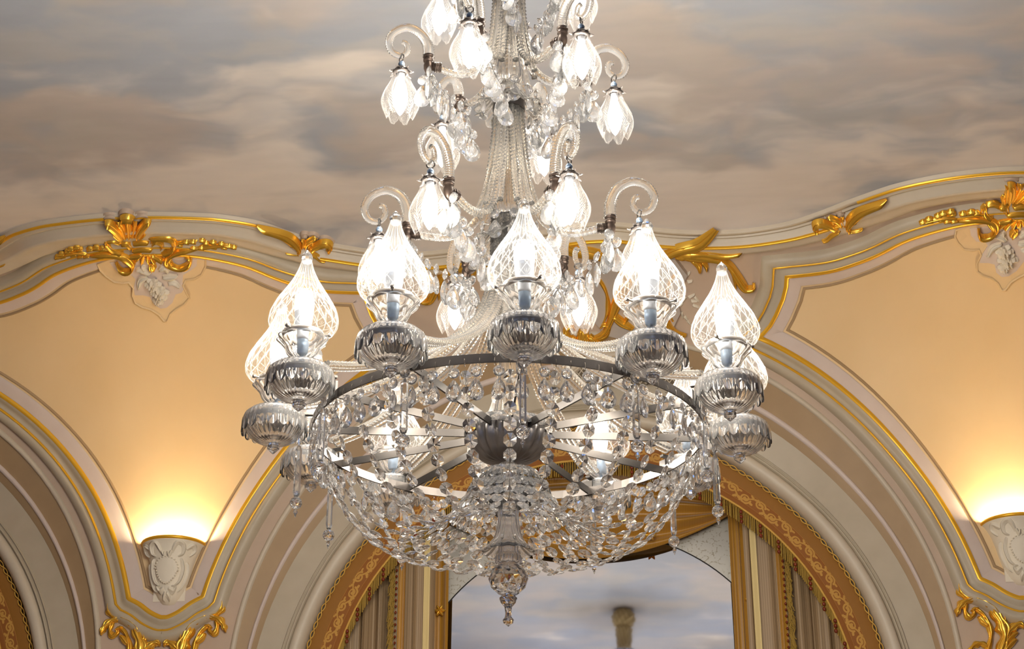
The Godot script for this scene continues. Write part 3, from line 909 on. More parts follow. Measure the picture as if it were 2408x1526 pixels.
func build_curtains() -> void:
	for side in [-1, 1]:
		var o := tag(obj("curtain", drape(side * 1.96, side * 1.33, 1.0, -0.27, 0.030, 5.0, 1.0 + side).made(), M.curtain), "beige striped gold-fringed curtain beside the mirror, on the side %s the other curtained arch" % ("towards" if side < 0 else "away from"), "curtain", "curtains beside the mirror")
		obj("front_fall", drape(side * 1.36, side * 1.06, 1.0, -0.225, 0.013, 2.2, 3.0 + side).made(), M.curtain, o)
		obj("lining", drape(side * 1.13, side * 0.985, 1.0, -0.465, 0.012, 1.6, 5.0 + side).made(), M.lining, o)
		obj("lining", drape(side * 1.31, side * 1.265, 1.0, -0.205, 0.006, 1.0, 4.0 - side).made(), M.lining, o)
		obj("edge_braid", drape(side * 1.135, side * 1.095, 1.0, -0.195, 0.004, 1.0, 2.0).made(), M.pale_braid, o)
		# bullion fringe down the fall
		var threads := MB.new()
		var rnd := RandomNumberGenerator.new()
		rnd.seed = 40 + side
		for k in 520:
			var y := 5.25 - k * 0.0042
			var x: float = ARCH + side * (1.335 + rnd.randf_range(-0.01, 0.01))
			tube(threads, [Vector3(x, y, -0.19), Vector3(x + side * rnd.randf_range(0.0, 0.028), y - 0.03, -0.18 + rnd.randf_range(-0.006, 0.006)), Vector3(x + side * rnd.randf_range(0.0, 0.034), y - 0.075, -0.183)], 0.0035, 4)
		var f := obj("fringe_threads", threads.made(), M.fringe, o)
		f.set_meta("kind", "stuff")
		var bead := MB.new()
		lathe(bead, [Vector2(0.001, 0.010), Vector2(0.007, 0.006), Vector2(0.0085, 0), Vector2(0.007, -0.006), Vector2(0.001, -0.010)], 7)
		var bm := bead.made(true, true)
		for k in 26:
			obj("bead", bm, M.bead, o, Transform3D(Basis.IDENTITY, Vector3(ARCH + side * 1.315, 5.2 - k * 0.042, -0.18)))
	# gold swag across the top of the mirror
	var rows := []
	for j in 61:
		var v := j / 60.0
		var row := []
		for i in 61:
			var s := lerpf(-1.2, 1.2, i / 60.0)
			var top := minf(3.78 + sqrt(1.86 * 1.86 - s * s), 5.62)
			var low := 4.972 + 0.285 * s * s
			var t := lerpf(top, low, v)
			var hang := v * 4.6 + 0.25 * sin(s * 2.0 + v * 3.0)
			var d := 0.030 * sin(hang * TAU) * smoothstep(0.0, 0.2, v) + 0.06 * sin(v * PI)
			d *= lerpf(1.0, 0.55, smoothstep(0.6, 1.15, absf(s)))
			row.append(Vector3(ARCH + s, t, -0.50 + d))
		rows.append(row)
	var mb := MB.new()
	mb.grid(rows, false, Vector2(52, 1))
	tag(obj("swag", mb.made(), M.lining), "gold ribbed silk swag draped across the top of the mirror", "swag")
	# the neighbouring arch shows only the side of its curtain next to the sconce
	var left := drape(1.97, 1.0, 1.0, -0.27, 0.032, 7.0, 2.2)
	for k in left.v.size():
		left.v[k].x -= BAY
	tag(obj("curtain", left.made(), M.curtain), "beige striped curtain in the arch that shows no mirror", "curtain")

func build_mirror() -> void:
	var o := thing("mirror", "tall arched wall mirror with a foxed glass border inside the curtains", "mirror", Vector3(ARCH + 0.03, 4.4, -0.56))
	o.rotation.x = -0.034
	o.rotation.y = -0.010
	var flat := func(s, t, n): return Vector3(s, t - 4.4, n)
	var pane := arch_path(1.335, 3.845, 48, 2.8)
	obj("mirror_glass", plate(pane, -0.008, 0.0, flat).made(false), M.mirror, o)
	var outer := [Vector2(-1.95, 2.8), Vector2(-1.95, 5.9), Vector2(1.95, 5.9), Vector2(1.95, 2.8)]
	obj("foxed_border", plate(outer, -0.03, -0.009, flat).made(false), M.antique, o)
	var line := MB.new()
	tube(line, arch_path(1.339, 3.845, 64, 2.8).map(func(p): return Vector3(p.x, p.y - 4.4, 0.0)), 0.0045, 6)
	obj("joint", line.made(), M.dark, o)
	# gilt rosettes on long pins, in front of the cloth
	for e in [[-1.045, 4.60, -0.43, "small gilt rosette pinned at the edge of a mirror curtain"], [1.10, 4.63, -0.43, "small gilt rosette pinned at the edge of a mirror curtain"], [-0.39, 5.085, -0.37, "small gilt rosette pinned at the hem of the gold swag"], [0.43, 5.085, -0.37, "small gilt rosette pinned at the hem of the gold swag"]]:
		var r := thing("rosette", e[3], "rosette", Vector3(ARCH + e[0], e[1], e[2]), 0.0, "gilt rosettes by the mirror")
		var face := func(x, y, n): return Vector3(x, y, n)
		for k in 6:
			var a := TAU * k / 6
			var d := Vector2(cos(a), sin(a))
			obj("petal", stroke(face, [d.x * 0.006, d.y * 0.006, 0.012, d.x * 0.022, d.y * 0.022, 0.024, d.x * 0.042, d.y * 0.042, 0.006], 0.012, 0.004, 0.0, 1.0, 4).made(), M.gilt, r)
		var knob := MB.new()
		lathe(knob, [Vector2(0.014, 0), Vector2(0.012, 0.008), Vector2(0.006, 0.014), Vector2(0.001, 0.016)], 10)
		obj("knob", knob.made(), M.gilt, r, Transform3D(Basis(Vector3.RIGHT, PI / 2), Vector3(0, 0, 0.004)))
		var pin := MB.new()
		tube(pin, [Vector3(0, 0, 0.004), Vector3(0, 0, -0.03)], 0.004, 6)
		obj("pin", pin.made(), M.gilt, r)

# ---------- plaster and gilt ornament ----------
func leafy(o: Node3D, rows: Array, called: String, mat: Material, c: float, relief: float, n0: float, lobes := 0.0, flip := false) -> void:
	var surf := func(s, t, n): return sp(s + c, t, n)
	for r in rows:
		var wide := 0.0
		for i in range(2, r.size(), 3):
			wide = maxf(wide, r[i])
		obj(called, stroke(surf, r, minf(relief, wide * 0.55 + 0.008), n0, lobes if r.size() > 9 else 0.0, 2.0 if wide < 0.05 else 3.0, 6, flip).made(), mat, o)

func ornament(called: String, label: String, category: String, group := "", at := Vector3.ZERO) -> Node3D:
	var o := thing(called, label, category, at, 0.0, group)
	o.set_meta("at", at)
	return o

func rosette(c: Vector2, r: float, surf: Callable, n0: float) -> MB:
	var mb := MB.new()
	for ring in 3:
		var n := 6 - ring
		for k in n:
			var a := TAU * k / n + ring * 0.5
			var d := Vector2(cos(a), sin(a))
			var far := r * (1.0 - 0.3 * ring)
			mb.add(stroke(surf, [c.x + d.x * r * 0.1, c.y + d.y * r * 0.1, far * 0.4, c.x + d.x * far * 0.6, c.y + d.y * far * 0.6, far * 0.8, c.x + d.x * far, c.y + d.y * far, far * 0.3], 0.02 + 0.01 * ring, n0 + 0.012 * ring, 0.0, 1.0, 3), Transform3D.IDENTITY)
	return mb

func build_ornament() -> void:
	for c in [PANEL_LEFT, PANEL_RIGHT]:
		var which: String = "the panel between the two curtained arches" if c == PANEL_LEFT else "the panel that borders only the mirror arch"
		var o := ornament("shell_crest", "gilt shell crest with scrolls in " + which, "crest", "gilt shell crests", sp(c, 7.1))
		leafy(o, CREST.slice(0, 8), "shell_flute", M.gilt, c, 0.06, 0.05)
		leafy(o, CRESTING, "plaster_lobe", M.plaster, c, 0.05, 0.0)
		leafy(o, CREST.slice(8, 22), "leaf", M.gilt, c, 0.045, 0.03)
		leafy(o, CREST.slice(22), "scroll", M.gilt, c, 0.045, 0.035, 3.0)
		leafy(o, SPRAY_LEFT, "sprig_leaf", M.gilt, c, 0.03, 0.045)
		leafy(o, SPRAY_RIGHT, "sprig_leaf", M.gilt, c, 0.03, 0.045)
		var surf := func(s, t, n): return sp(s + c, t, n)
		var l := tag(obj("pendant_plaque", plate(pairs(LAPPET), 0.0, 0.020, surf).made(false), M.field), "tan plaster plaque with white flowers in " + which, "plaque", "plaster pendants below the crests")
		var rim := pairs(LAPPET, c)
		obj("bead_line", sweep(rim, [Vector2(-0.004, 0.018), Vector2(-0.006, 0.028), Vector2(0.0, 0.030), Vector2(0.006, 0.026), Vector2(0.008, 0.018)], true).made(), M.field, l)
		obj("pale_ground", plate(pairs(LAPPET_INNER), 0.018, 0.023, surf).made(false), M.pale, l)
		leafy(l, FLOWERS, "leaf", M.stucco, c, 0.028, 0.024, 2.0)
		for k in 3:
			obj("flower", rosette(Vector2(ROSETTES[k * 2], ROSETTES[k * 2 + 1]), [0.062, 0.07, 0.045][k], surf, 0.028).made(), M.stucco, l)
	for e in [[PANEL_LEFT, false, "gilt cornice clasp beside the mirror arch, on the side towards the other curtained arch"], [PANEL_LEFT, true, "gilt cornice clasp beside the arch that shows no mirror"], [PANEL_RIGHT, true, "gilt cornice clasp beside the mirror arch, away from the other curtained arch"]]:
		var o := ornament("cornice_leaf", e[2], "ornament", "gilt clasps on the cornice", sp(e[0] + (-1.1 if e[1] else 1.1), 7.1))
		leafy(o, CLIP, "leaf", M.gilt, e[0], 0.05, 0.045, 0.0, e[1])
		leafy(o, CLIP_CRESTING, "plaster_lobe", M.plaster, e[0], 0.05, 0.0, 0.0, e[1])
	for e in [[PANEL_LEFT, false, "gilt acanthus scroll below a sconce, next to the arch that shows no mirror"], [PANEL_LEFT, true, "gilt acanthus scroll next to the mirror arch, towards the other curtained arch"], [PANEL_RIGHT, false, "gilt acanthus scroll next to the mirror arch, away from the other curtained arch"]]:
		var o := ornament("acanthus_scroll", e[2], "ornament", "gilt acanthus scrolls", sp(e[0] + (0.3 if e[1] else -0.3), 4.1))
		leafy(o, ACANTHUS, "leaf", M.gilt, e[0], 0.05, 0.015, 3.0, e[1])
	# crown of the mirror arch
	var o := ornament("cartouche", "gilt framed grey cartouche at the crown of the mirror arch", "cartouche", "", sp(ARCH + 0.4, 6.33))
	var cc := func(s, t, n): return sp(s + ARCH + 0.42, t, n)
	obj("shield", plate([Vector2(-0.30, 7.02), Vector2(-0.36, 6.85), Vector2(-0.30, 6.66), Vector2(-0.33, 6.52), Vector2(-0.24, 6.40), Vector2(-0.06, 6.33), Vector2(0.06, 6.33), Vector2(0.2, 6.40), Vector2(0.27, 6.55), Vector2(0.24, 6.68), Vector2(0.32, 6.85), Vector2(0.24, 7.0), Vector2(0.0, 7.06)], 0.0, 0.05, cc).made(false), M.shield, o)
	leafy(o, CARTOUCHE, "scroll", M.gilt, ARCH, 0.05, 0.05, 2.0)
	var mirrored := []
	for r in [CARTOUCHE[0], CARTOUCHE[6], CARTOUCHE[7], CARTOUCHE[8]]:
		var q: Array = r.duplicate()
		for i in range(0, q.size(), 3):
			q[i] = 2 * 0.40 - q[i]
		mirrored.append(q)
	leafy(o, mirrored, "scroll", M.gilt, ARCH, 0.05, 0.05, 2.0)
	for flip in [false, true]:
		var w := ornament("gilt_wing", "gilt acanthus wing beside the grey cartouche, %s the other curtained arch" % ("towards" if flip else "away from"), "ornament", "gilt wings beside the cartouche", sp(ARCH + (-0.9 if flip else 0.9), 6.6))
		leafy(w, WING, "leaf", M.gilt, ARCH + (0.12 if flip else 0.0), 0.06, 0.02, 2.0, flip)
		var g := ornament("leaf_garland", "small white plaster leaf garland by the gilt wing %s the other curtained arch" % ("towards" if flip else "away from"), "garland", "plaster leaf garlands", sp(ARCH + (-0.75 if flip else 0.75), 6.3))
		leafy(g, GARLAND, "leaf", M.stucco, ARCH + (0.12 if flip else 0.0), 0.02, 0.005, 0.0, flip)
	# pierced plaster grille under the cartouche
	var gr := ornament("grille", "pierced cream plaster grille below the grey cartouche", "grille", "", sp(ARCH + 0.3, 6.02))
	var gs := func(s, t, n): return sp(s + ARCH + 0.30, t, n)
	obj("backing", plate([Vector2(-0.45, 6.02), Vector2(-0.40, 6.14), Vector2(-0.2, 6.23), Vector2(0.0, 6.25), Vector2(0.2, 6.23), Vector2(0.40, 6.14), Vector2(0.45, 6.02)], 0.0, 0.006, gs).made(false), M.mesh, gr)
	var bars := MB.new()
	for k in 22:
		var x := -0.42 + 0.04 * k
		for d in [-1, 1]:
			tube(bars, [gs.call(x, 6.03, 0.01), gs.call(x + d * 0.06, 6.11, 0.012), gs.call(x + d * 0.12, minf(6.19, 6.24 - 0.5 * (x + d * 0.12) * (x + d * 0.12)), 0.012)], 0.005, 4)
	obj("lattice", bars.made(), M.cream, gr)
	for d in [-1, 1]:
		for q in [[0.0, 6.20, 0.02, d * 0.10, 6.17, 0.04, d * 0.2, 6.20, 0.03, d * 0.24, 6.15, 0.03, d * 0.18, 6.12, 0.02], [d * 0.26, 6.20, 0.02, d * 0.34, 6.14, 0.04, d * 0.40, 6.08, 0.03, d * 0.36, 6.04, 0.02], [d * 0.05, 6.05, 0.02, d * 0.14, 6.09, 0.04, d * 0.26, 6.07, 0.03]]:
			obj("scroll", stroke(gs, q, 0.02, 0.012).made(), M.cream, gr)
	obj("rim", sweep([Vector2(-0.45, 6.02), Vector2(-0.40, 6.14), Vector2(-0.2, 6.23), Vector2(0.0, 6.25), Vector2(0.2, 6.23), Vector2(0.40, 6.14), Vector2(0.45, 6.02)].map(func(p): return p + Vector2(ARCH + 0.30, 0)), [Vector2(-0.02, 0.0), Vector2(-0.015, 0.025), Vector2(0.01, 0.03), Vector2(0.03, 0.0)]).made(), M.cream, gr)

func scaled(q: Array) -> Array:
	# angles round the shell, and widths with them, into metres along it
	var out := []
	for i in q.size():
		out.append(q[i] * (1.0 if i % 3 == 1 else (0.16 if i % 3 == 0 else 0.2)))
	return out

func build_sconce(c: float, label: String) -> void:
	var y0 := 4.985
	var o := thing("wall_sconce", label, "sconce", Vector3(c + 0.02, y0, 0.0), 0.0, "plaster uplight sconces")
	# half round shell, open at the top
	var outer := [Vector2(0.0, -0.43), Vector2(0.045, -0.42), Vector2(0.075, -0.385), Vector2(0.105, -0.33), Vector2(0.128, -0.25), Vector2(0.145, -0.17), Vector2(0.165, -0.10), Vector2(0.188, -0.05), Vector2(0.205, -0.022), Vector2(0.215, -0.015), Vector2(0.215, 0.0)]
	var inner := [Vector2(0.20, 0.0), Vector2(0.18, -0.04), Vector2(0.15, -0.11), Vector2(0.12, -0.2), Vector2(0.06, -0.26), Vector2(0.0, -0.27)]
	var mb := MB.new()
	lathe(mb, outer + inner, 28, null, -PI / 2, PI)
	obj("shell", mb.made(), M.stucco, o)
	mb = MB.new()
	lathe(mb, [Vector2(0.205, -0.012), Vector2(0.222, -0.012), Vector2(0.228, -0.002), Vector2(0.222, 0.010), Vector2(0.205, 0.010), Vector2(0.198, 0.0)], 28, null, -PI / 2, PI)
	obj("gilt_rim", mb.made(), M.gilt_line, o)
	var surf := func(a, y, n):
		var r := 0.1
		for k in outer.size() - 1:
			if y <= outer[k + 1].y:
				r = lerpf(outer[k].x, outer[k + 1].x, clampf((y - outer[k].y) / maxf(0.001, outer[k + 1].y - outer[k].y), 0, 1))
				break
		r += n
		return Vector3(r * sin(a / 0.16), y, r * cos(a / 0.16))
	for d in [-1, 1]:
		for q in [[d * 0.22, -0.10, 0.10, d * 0.38, -0.035, 0.16, d * 0.62, -0.05, 0.16, d * 0.66, -0.10, 0.12, d * 0.48, -0.12, 0.06], [d * 0.20, -0.085, 0.10, d * 0.10, -0.12, 0.12, d * 0.05, -0.09, 0.06], [d * 0.78, -0.07, 0.14, d * 0.98, -0.04, 0.20, d * 1.15, -0.07, 0.14, d * 1.0, -0.11, 0.06], [d * 0.62, -0.13, 0.10, d * 0.80, -0.20, 0.16, d * 0.72, -0.28, 0.14, d * 0.5, -0.31, 0.08], [d * 0.95, -0.15, 0.12, d * 1.1, -0.22, 0.2, d * 1.0, -0.30, 0.14, d * 0.8, -0.35, 0.06], [d * 0.12, -0.33, 0.2, d * 0.45, -0.35, 0.24, d * 0.55, -0.32, 0.12, d * 0.32, -0.315, 0.06], [0.0, -0.36, 0.3, d * 0.2, -0.385, 0.25, d * 0.3, -0.41, 0.1]]:
			obj("scroll", stroke(surf, scaled(q), 0.020, 0.0, 0.0, 2.0, 5).made(), M.stucco, o)
	var oval := []
	for k in 28:
		var a := TAU * k / 28
		var pinch := 1.0 - 0.12 * absf(sin(a * 1.0)) if cos(a) < 0 else 1.0
		oval.append(Vector2(0.085 * sin(a) * (1.05 if cos(a) > 0 else 0.92), -0.215 + 0.088 * cos(a) * pinch))
	obj("shield", plate(oval, -0.002, 0.014, surf).made(), M.stucco, o)
	for k in 28:
		var a: Vector2 = oval[k]
		var b := MB.new()
		lathe(b, [Vector2(0.0005, 0.005), Vector2(0.006, 0.003), Vector2(0.007, -0.002), Vector2(0.0005, -0.006)], 6)
		obj("shield_bead", b.made(), M.stucco, o, Transform3D(Basis.IDENTITY, surf.call(a.x, a.y, 0.014)))
	mb = MB.new()
	mb.box(Vector3(0, -0.30, 0.012), Vector3(0.11, 0.10, 0.012))
	obj("back_plate", mb.made(false), M.stucco, o)
	# lamp hidden in the bowl
	mb = MB.new()
	lathe(mb, [Vector2(0.001, 0.05), Vector2(0.018, 0.045), Vector2(0.028, 0.02), Vector2(0.022, -0.02), Vector2(0.012, -0.045), Vector2(0.001, -0.05)], 14)
	for x in [-0.09, 0.09]:
		obj("bulb", mb.made(true, true), M.warm_bulb, o, Transform3D(Basis.IDENTITY.scaled(Vector3(0.8, 0.8, 0.8)), Vector3(x, -0.05, 0.12)))
	for x in [-0.09, 0.09]:
		lamp_light(Vector3(x, -0.035, 0.12), SCONCE / 2, Color(1.0, 0.91, 0.75), 0.025, o)

# ---------- the chandelier ----------
# Heights below are above the floor; the chandelier's root stands at floor level under its stem, +z towards the camera.
var octagon: ArrayMesh
var octagon_mb: MB
var round_bead: ArrayMesh
var drop: ArrayMesh
var drop_small: ArrayMesh
var drop_big: ArrayMesh
var round_big: ArrayMesh

func gem(outline: Array, girdle: float, table: float, high: float, tip: float) -> MB:
	# flat stone in the x-y plane cut on both faces round its middle
	var mb := MB.new()
	var n := outline.size()
	var mid := Vector2.ZERO
	for p in outline:
		mid += p / n
	for side in [1, -1]:
		for i in n:
			var a: Vector2 = outline[i]
			var b: Vector2 = outline[(i + 1) % n]
			var g := Vector3(0, 0, girdle * side)
			var a3 := Vector3(a.x, a.y, 0) + g
			var b3 := Vector3(b.x, b.y, 0) + g
			var am: Vector2 = mid.lerp(a, table)
			var bm: Vector2 = mid.lerp(b, table)
			var a4 := Vector3(am.x, am.y, high * side)
			var b4 := Vector3(bm.x, bm.y, high * side)
			var c := Vector3(mid.x, mid.y, tip * side)
			var faces := [[c, a4, b4]] if table < 0.02 else [[c, a4, b4], [a4, a3, b4], [b4, a3, b3]]
			if table < 0.02:
				faces = [[c, a3, b3]]
			for f in faces:
				if side > 0:
					mb.tri(f[0], f[2], f[1])
				else:
					mb.tri(f[0], f[1], f[2])
			if side > 0:
				var a5 := Vector3(a.x, a.y, -girdle)
				var b5 := Vector3(b.x, b.y, -girdle)
				mb.tri(a3, b3, a5)
				mb.tri(b3, b5, a5)
	return mb

func make_gems() -> void:
	var ring := []
	for k in 8:
		var a := TAU * (k + 0.5) / 8
		ring.append(Vector2(0.0215 * sin(a), 0.0228 * cos(a)))
	octagon_mb = gem(ring, 0.0012, 0.0, 0.0, 0.0068)
	octagon = octagon_mb.made(false, true)
	ring = []
	for k in 12:
		var a := TAU * k / 12
		ring.append(Vector2(0.0178 * sin(a), 0.0178 * cos(a)))
	round_bead = gem(ring, 0.0015, 0.5, 0.0068, 0.0078).made(false, true)
	# pear shaped drop that hangs from its point
	var pear := []
	for k in 14:
		var a := TAU * k / 14
		var y := cos(a)
		pear.append(Vector2(sin(a) * (0.0235 - 0.0095 * y - 0.004 * y * y) * (1.0 if k != 0 else 0.0), -0.036 + 0.036 * y))
	drop = gem(pear, 0.0015, 0.52, 0.0085, 0.0095).made(false, true)
	var small := []
	for p in pear:
		small.append(p * 0.8)
	drop_small = gem(small, 0.0013, 0.52, 0.007, 0.008).made(false, true)
	var large := []
	for p in pear:
		large.append(p * 1.28)
	drop_big = gem(large, 0.0018, 0.52, 0.0105, 0.0118).made(false, true)
	var wide := []
	for p in ring:
		wide.append(p * 1.12)
	round_big = gem(wide, 0.0018, 0.5, 0.0085, 0.0098).made(false, true)

func rope_mesh(path: Array, r: float, beads: int, sides := 8) -> MB:
	# a glass rod with a row of beads pressed along it
	var p := even(spline(path, 8), beads * 3)
	var mb := MB.new()
	beaded(mb, p, r, 9, 3, 0.22)
	return mb

func radial(p: Vector2) -> Vector3:
	return Vector3(0, p.y, p.x)

func turned(deg: float, at := Vector3.ZERO) -> Transform3D:
	return Transform3D(Basis(Vector3.UP, deg_to_rad(deg)), at)

func bundle(path: Array, r: float, gap: float, beads: int) -> MB:
	# three beaded rods side by side
	var mb := MB.new()
	for k in [-1, 0, 1]:
		var p := []
		for i in path.size():
			p.append(Vector3(k * gap, path[i].y - (0.004 if k != 0 else 0.0), path[i].x))
		mb.add(rope_mesh(p, r, beads, 7), Transform3D.IDENTITY)
	return mb

func hang(chand: Node3D, called: String, mesh: Mesh, at: Vector3, face: float, tilt := 0.0) -> MeshInstance3D:
	return obj(called, mesh, M.glass, chand, Transform3D(Basis(Vector3.UP, face) * Basis(Vector3.RIGHT, tilt), at))

func hook(mb: MB, a: Vector3, b: Vector3) -> void:
	tube(mb, [a, (a + b) / 2 + Vector3(0.003, 0, 0), b], 0.0011, 4, false)

func onion_lamp(chand: Node3D, deg: float) -> void:
	# origin at the tip of the finial under the bowl
	var o := obj("onion_lamp", L.stem, M.blued, chand, turned(deg) * Transform3D(Basis.IDENTITY, Vector3(0, 3.51, 0.785)))
	obj("shade", L.shade, M.cut, o)
	obj("cut_lines", L.shade_lines, M.cut_line, o)
	obj("shade_knob", L.knob, M.glass, o)
	obj("gallery", L.gallery, M.nickel, o)
	obj("cup", L.cup, M.glass, o)
	obj("bowl_cover", L.cover, M.glass, o)
	obj("bowl", L.bowl, M.glass, o)
	obj("pan", L.pan, M.nickel, o)
	obj("finial", L.finial, M.glass, o)
	obj("bulb", L.bulb, M.bulb, o)
	obj("bulb_base", L.bulb_base, M.opal, o)
	lamp_light(Vector3(0, 0.389, 0), ONION, WHITE, 0.03, o)

var L := {}

func make_onion() -> void:
	var mb := MB.new()
	# cut shade: diamonds on the belly, flutes up the neck
	var prof := spline([Vector2(0.064, 0.264), Vector2(0.086, 0.268), Vector2(0.104, 0.284), Vector2(0.1105, 0.308), Vector2(0.106, 0.338), Vector2(0.089, 0.375), Vector2(0.065, 0.414), Vector2(0.042, 0.453), Vector2(0.025, 0.492), Vector2(0.0165, 0.523)], 6)
	var n := prof.size()
	var cut := func(a: float, k: int) -> float:
		return 1.0 + 0.03 * absf(sin(12.0 * a)) * smoothstep(0.6, 0.75, float(k) / n)
	lathe(mb, prof, 96, cut)
	L.shade = mb.made()
	# ground lines: two families of spirals that cross into diamonds, then flutes up the neck
	mb = MB.new()
	for k in 18:
		for d in [-1, 1]:
			var p := []
			for i in range(0, 37):
				var a: float = TAU * k / 18 + d * (i - 3) * 0.031
				p.append(Vector3(prof[i].x * 1.006 * sin(a), prof[i].y, prof[i].x * 1.006 * cos(a)))
			tube(mb, p, 0.0012, 4)
			# a small fan cut in each diamond
			for j in 3:
				var i0 := 7 + j * 10
				for w in [-0.05, 0.0, 0.05]:
					var a0: float = TAU * (k + 0.5 * (j % 2)) / 18
					var f := []
					for e in 4:
						var a: float = a0 + w * (1.0 + e * 0.5) * 0.6
						f.append(Vector3(prof[i0 + e].x * 1.006 * sin(a), prof[i0 + e].y, prof[i0 + e].x * 1.006 * cos(a)))
					if d > 0:
						tube(mb, f, 0.0006, 3)
	for k in 24:
		var a := TAU * k / 24
		var p := []
		for i in range(36, n):
			p.append(Vector3(prof[i].x * 1.01 * sin(a), prof[i].y, prof[i].x * 1.01 * cos(a)))
		tube(mb, p, 0.0009, 4)
	L.shade_lines = mb.made()
	mb = MB.new()
	lathe(mb, [Vector2(0.0005, 0.565), Vector2(0.008, 0.557), Vector2(0.0165, 0.546), Vector2(0.0195, 0.537), Vector2(0.0185, 0.527), Vector2(0.014, 0.519), Vector2(0.0005, 0.517)], 8)
	L.knob = mb.made(false, true)
	mb = MB.new()
	lathe(mb, [Vector2(0.060, 0.250), Vector2(0.0655, 0.250), Vector2(0.067, 0.262), Vector2(0.0655, 0.270), Vector2(0.060, 0.270), Vector2(0.060, 0.250)], 40)
	for k in 3:
		var a := TAU * k / 3 + 0.5
		var d := Vector3(sin(a), 0, cos(a))
		tube(mb, [d * 0.060 + Vector3(0, 0.261, 0), d * 0.085 + Vector3(0, 0.262, 0)], 0.0028, 6)
		tube(mb, [d * 0.081 + Vector3(0, 0.262, 0), d * 0.0815 + Vector3(0, 0.262, 0), d * 0.090 + Vector3(0, 0.262, 0)], [0.003, 0.0062, 0.0062], 8)
	L.gallery = mb.made()
	mb = MB.new()
	var flute := func(a: float, _k: int) -> float: return 1.0 + 0.045 * cos(10.0 * a)
	lathe(mb, spline([Vector2(0.012, 0.175), Vector2(0.030, 0.180), Vector2(0.046, 0.195), Vector2(0.056, 0.218), Vector2(0.072, 0.235), Vector2(0.080, 0.245), Vector2(0.079, 0.251), Vector2(0.073, 0.245), Vector2(0.052, 0.223), Vector2(0.040, 0.197), Vector2(0.024, 0.185), Vector2(0.012, 0.182), Vector2(0.012, 0.175)], 3), 80, flute)
	L.cup = mb.made(true, true)
	# bowl cover with a scalloped hem
	mb = MB.new()
	var rows := []
	var hem := [Vector2(0.016, 0.168), Vector2(0.05, 0.164), Vector2(0.082, 0.154), Vector2(0.100, 0.138), Vector2(0.1075, 0.116), Vector2(0.109, 0.086), Vector2(0.105, 0.086), Vector2(0.1035, 0.116), Vector2(0.096, 0.135), Vector2(0.079, 0.149), Vector2(0.05, 0.158), Vector2(0.016, 0.162), Vector2(0.016, 0.168)]
	for k in hem.size():
		var row := []
		for i in 144:
			var a := TAU * i / 144
			var dip := 0.018 * absf(sin(9.0 * a)) if k in [5, 6] else 0.0
			var r: float = hem[k].x * (1.0 + (0.022 * absf(sin(18.0 * a)) if k > 1 and k < 6 else 0.0))
			row.append(Vector3(r * sin(a), hem[k].y - dip, r * cos(a)))
		rows.append(row)
	mb.grid(rows, true)
	L.cover = mb.made(true, true)
	mb = MB.new()
	var ribs := func(a: float, k: int) -> float: return 1.0 + (0.06 * absf(sin(15.0 * a + k * 0.12)) if k > 2 and k < 24 else 0.0)
	lathe(mb, spline([Vector2(0.012, 0.036), Vector2(0.040, 0.040), Vector2(0.056, 0.046), Vector2(0.078, 0.062), Vector2(0.092, 0.085), Vector2(0.0965, 0.110), Vector2(0.093, 0.128), Vector2(0.086, 0.128), Vector2(0.088, 0.110), Vector2(0.083, 0.088), Vector2(0.070, 0.069), Vector2(0.050, 0.055), Vector2(0.012, 0.050), Vector2(0.012, 0.036)], 4), 120, ribs)
	L.bowl = mb.made(true, true)
	mb = MB.new()
	lathe(mb, [Vector2(0.076, 0.118), Vector2(0.080, 0.118), Vector2(0.081, 0.138), Vector2(0.077, 0.140), Vector2(0.076, 0.118)], 36)
	for k in 3:
		var a := TAU * k / 3
		tube(mb, [Vector3(0.077 * sin(a), 0.136, 0.077 * cos(a)), Vector3(0, 0.143, 0)], 0.003, 5)
	lathe(mb, [Vector2(0.001, 0.098), Vector2(0.010, 0.099), Vector2(0.016, 0.106), Vector2(0.012, 0.116), Vector2(0.008, 0.136), Vector2(0.001, 0.144)], 14)
	L.pan = mb.made()
	mb = MB.new()
	lathe(mb, [Vector2(0.0005, 0.0), Vector2(0.010, 0.008), Vector2(0.0205, 0.019), Vector2(0.0215, 0.028), Vector2(0.016, 0.035), Vector2(0.0005, 0.0365)], 10)
	L.finial = mb.made(false, true)
	mb = MB.new()
	lathe(mb, [Vector2(0.001, 0.142), Vector2(0.006, 0.142), Vector2(0.006, 0.164), Vector2(0.015, 0.167), Vector2(0.017, 0.172), Vector2(0.012, 0.177), Vector2(0.006, 0.180), Vector2(0.006, 0.194), Vector2(0.018, 0.196), Vector2(0.018, 0.246), Vector2(0.001, 0.246)], 18)
	L.stem = mb.made(true, true)
	mb = MB.new()
	lathe(mb, spline([Vector2(0.001, 0.409), Vector2(0.020, 0.404), Vector2(0.031, 0.386), Vector2(0.032, 0.362), Vector2(0.030, 0.339)], 4), 20)
	L.bulb = mb.made()
	mb = MB.new()
	lathe(mb, spline([Vector2(0.0305, 0.341), Vector2(0.028, 0.309), Vector2(0.021, 0.279), Vector2(0.018, 0.269), Vector2(0.018, 0.246), Vector2(0.001, 0.246)], 3), 20)
	L.bulb_base = mb.made()

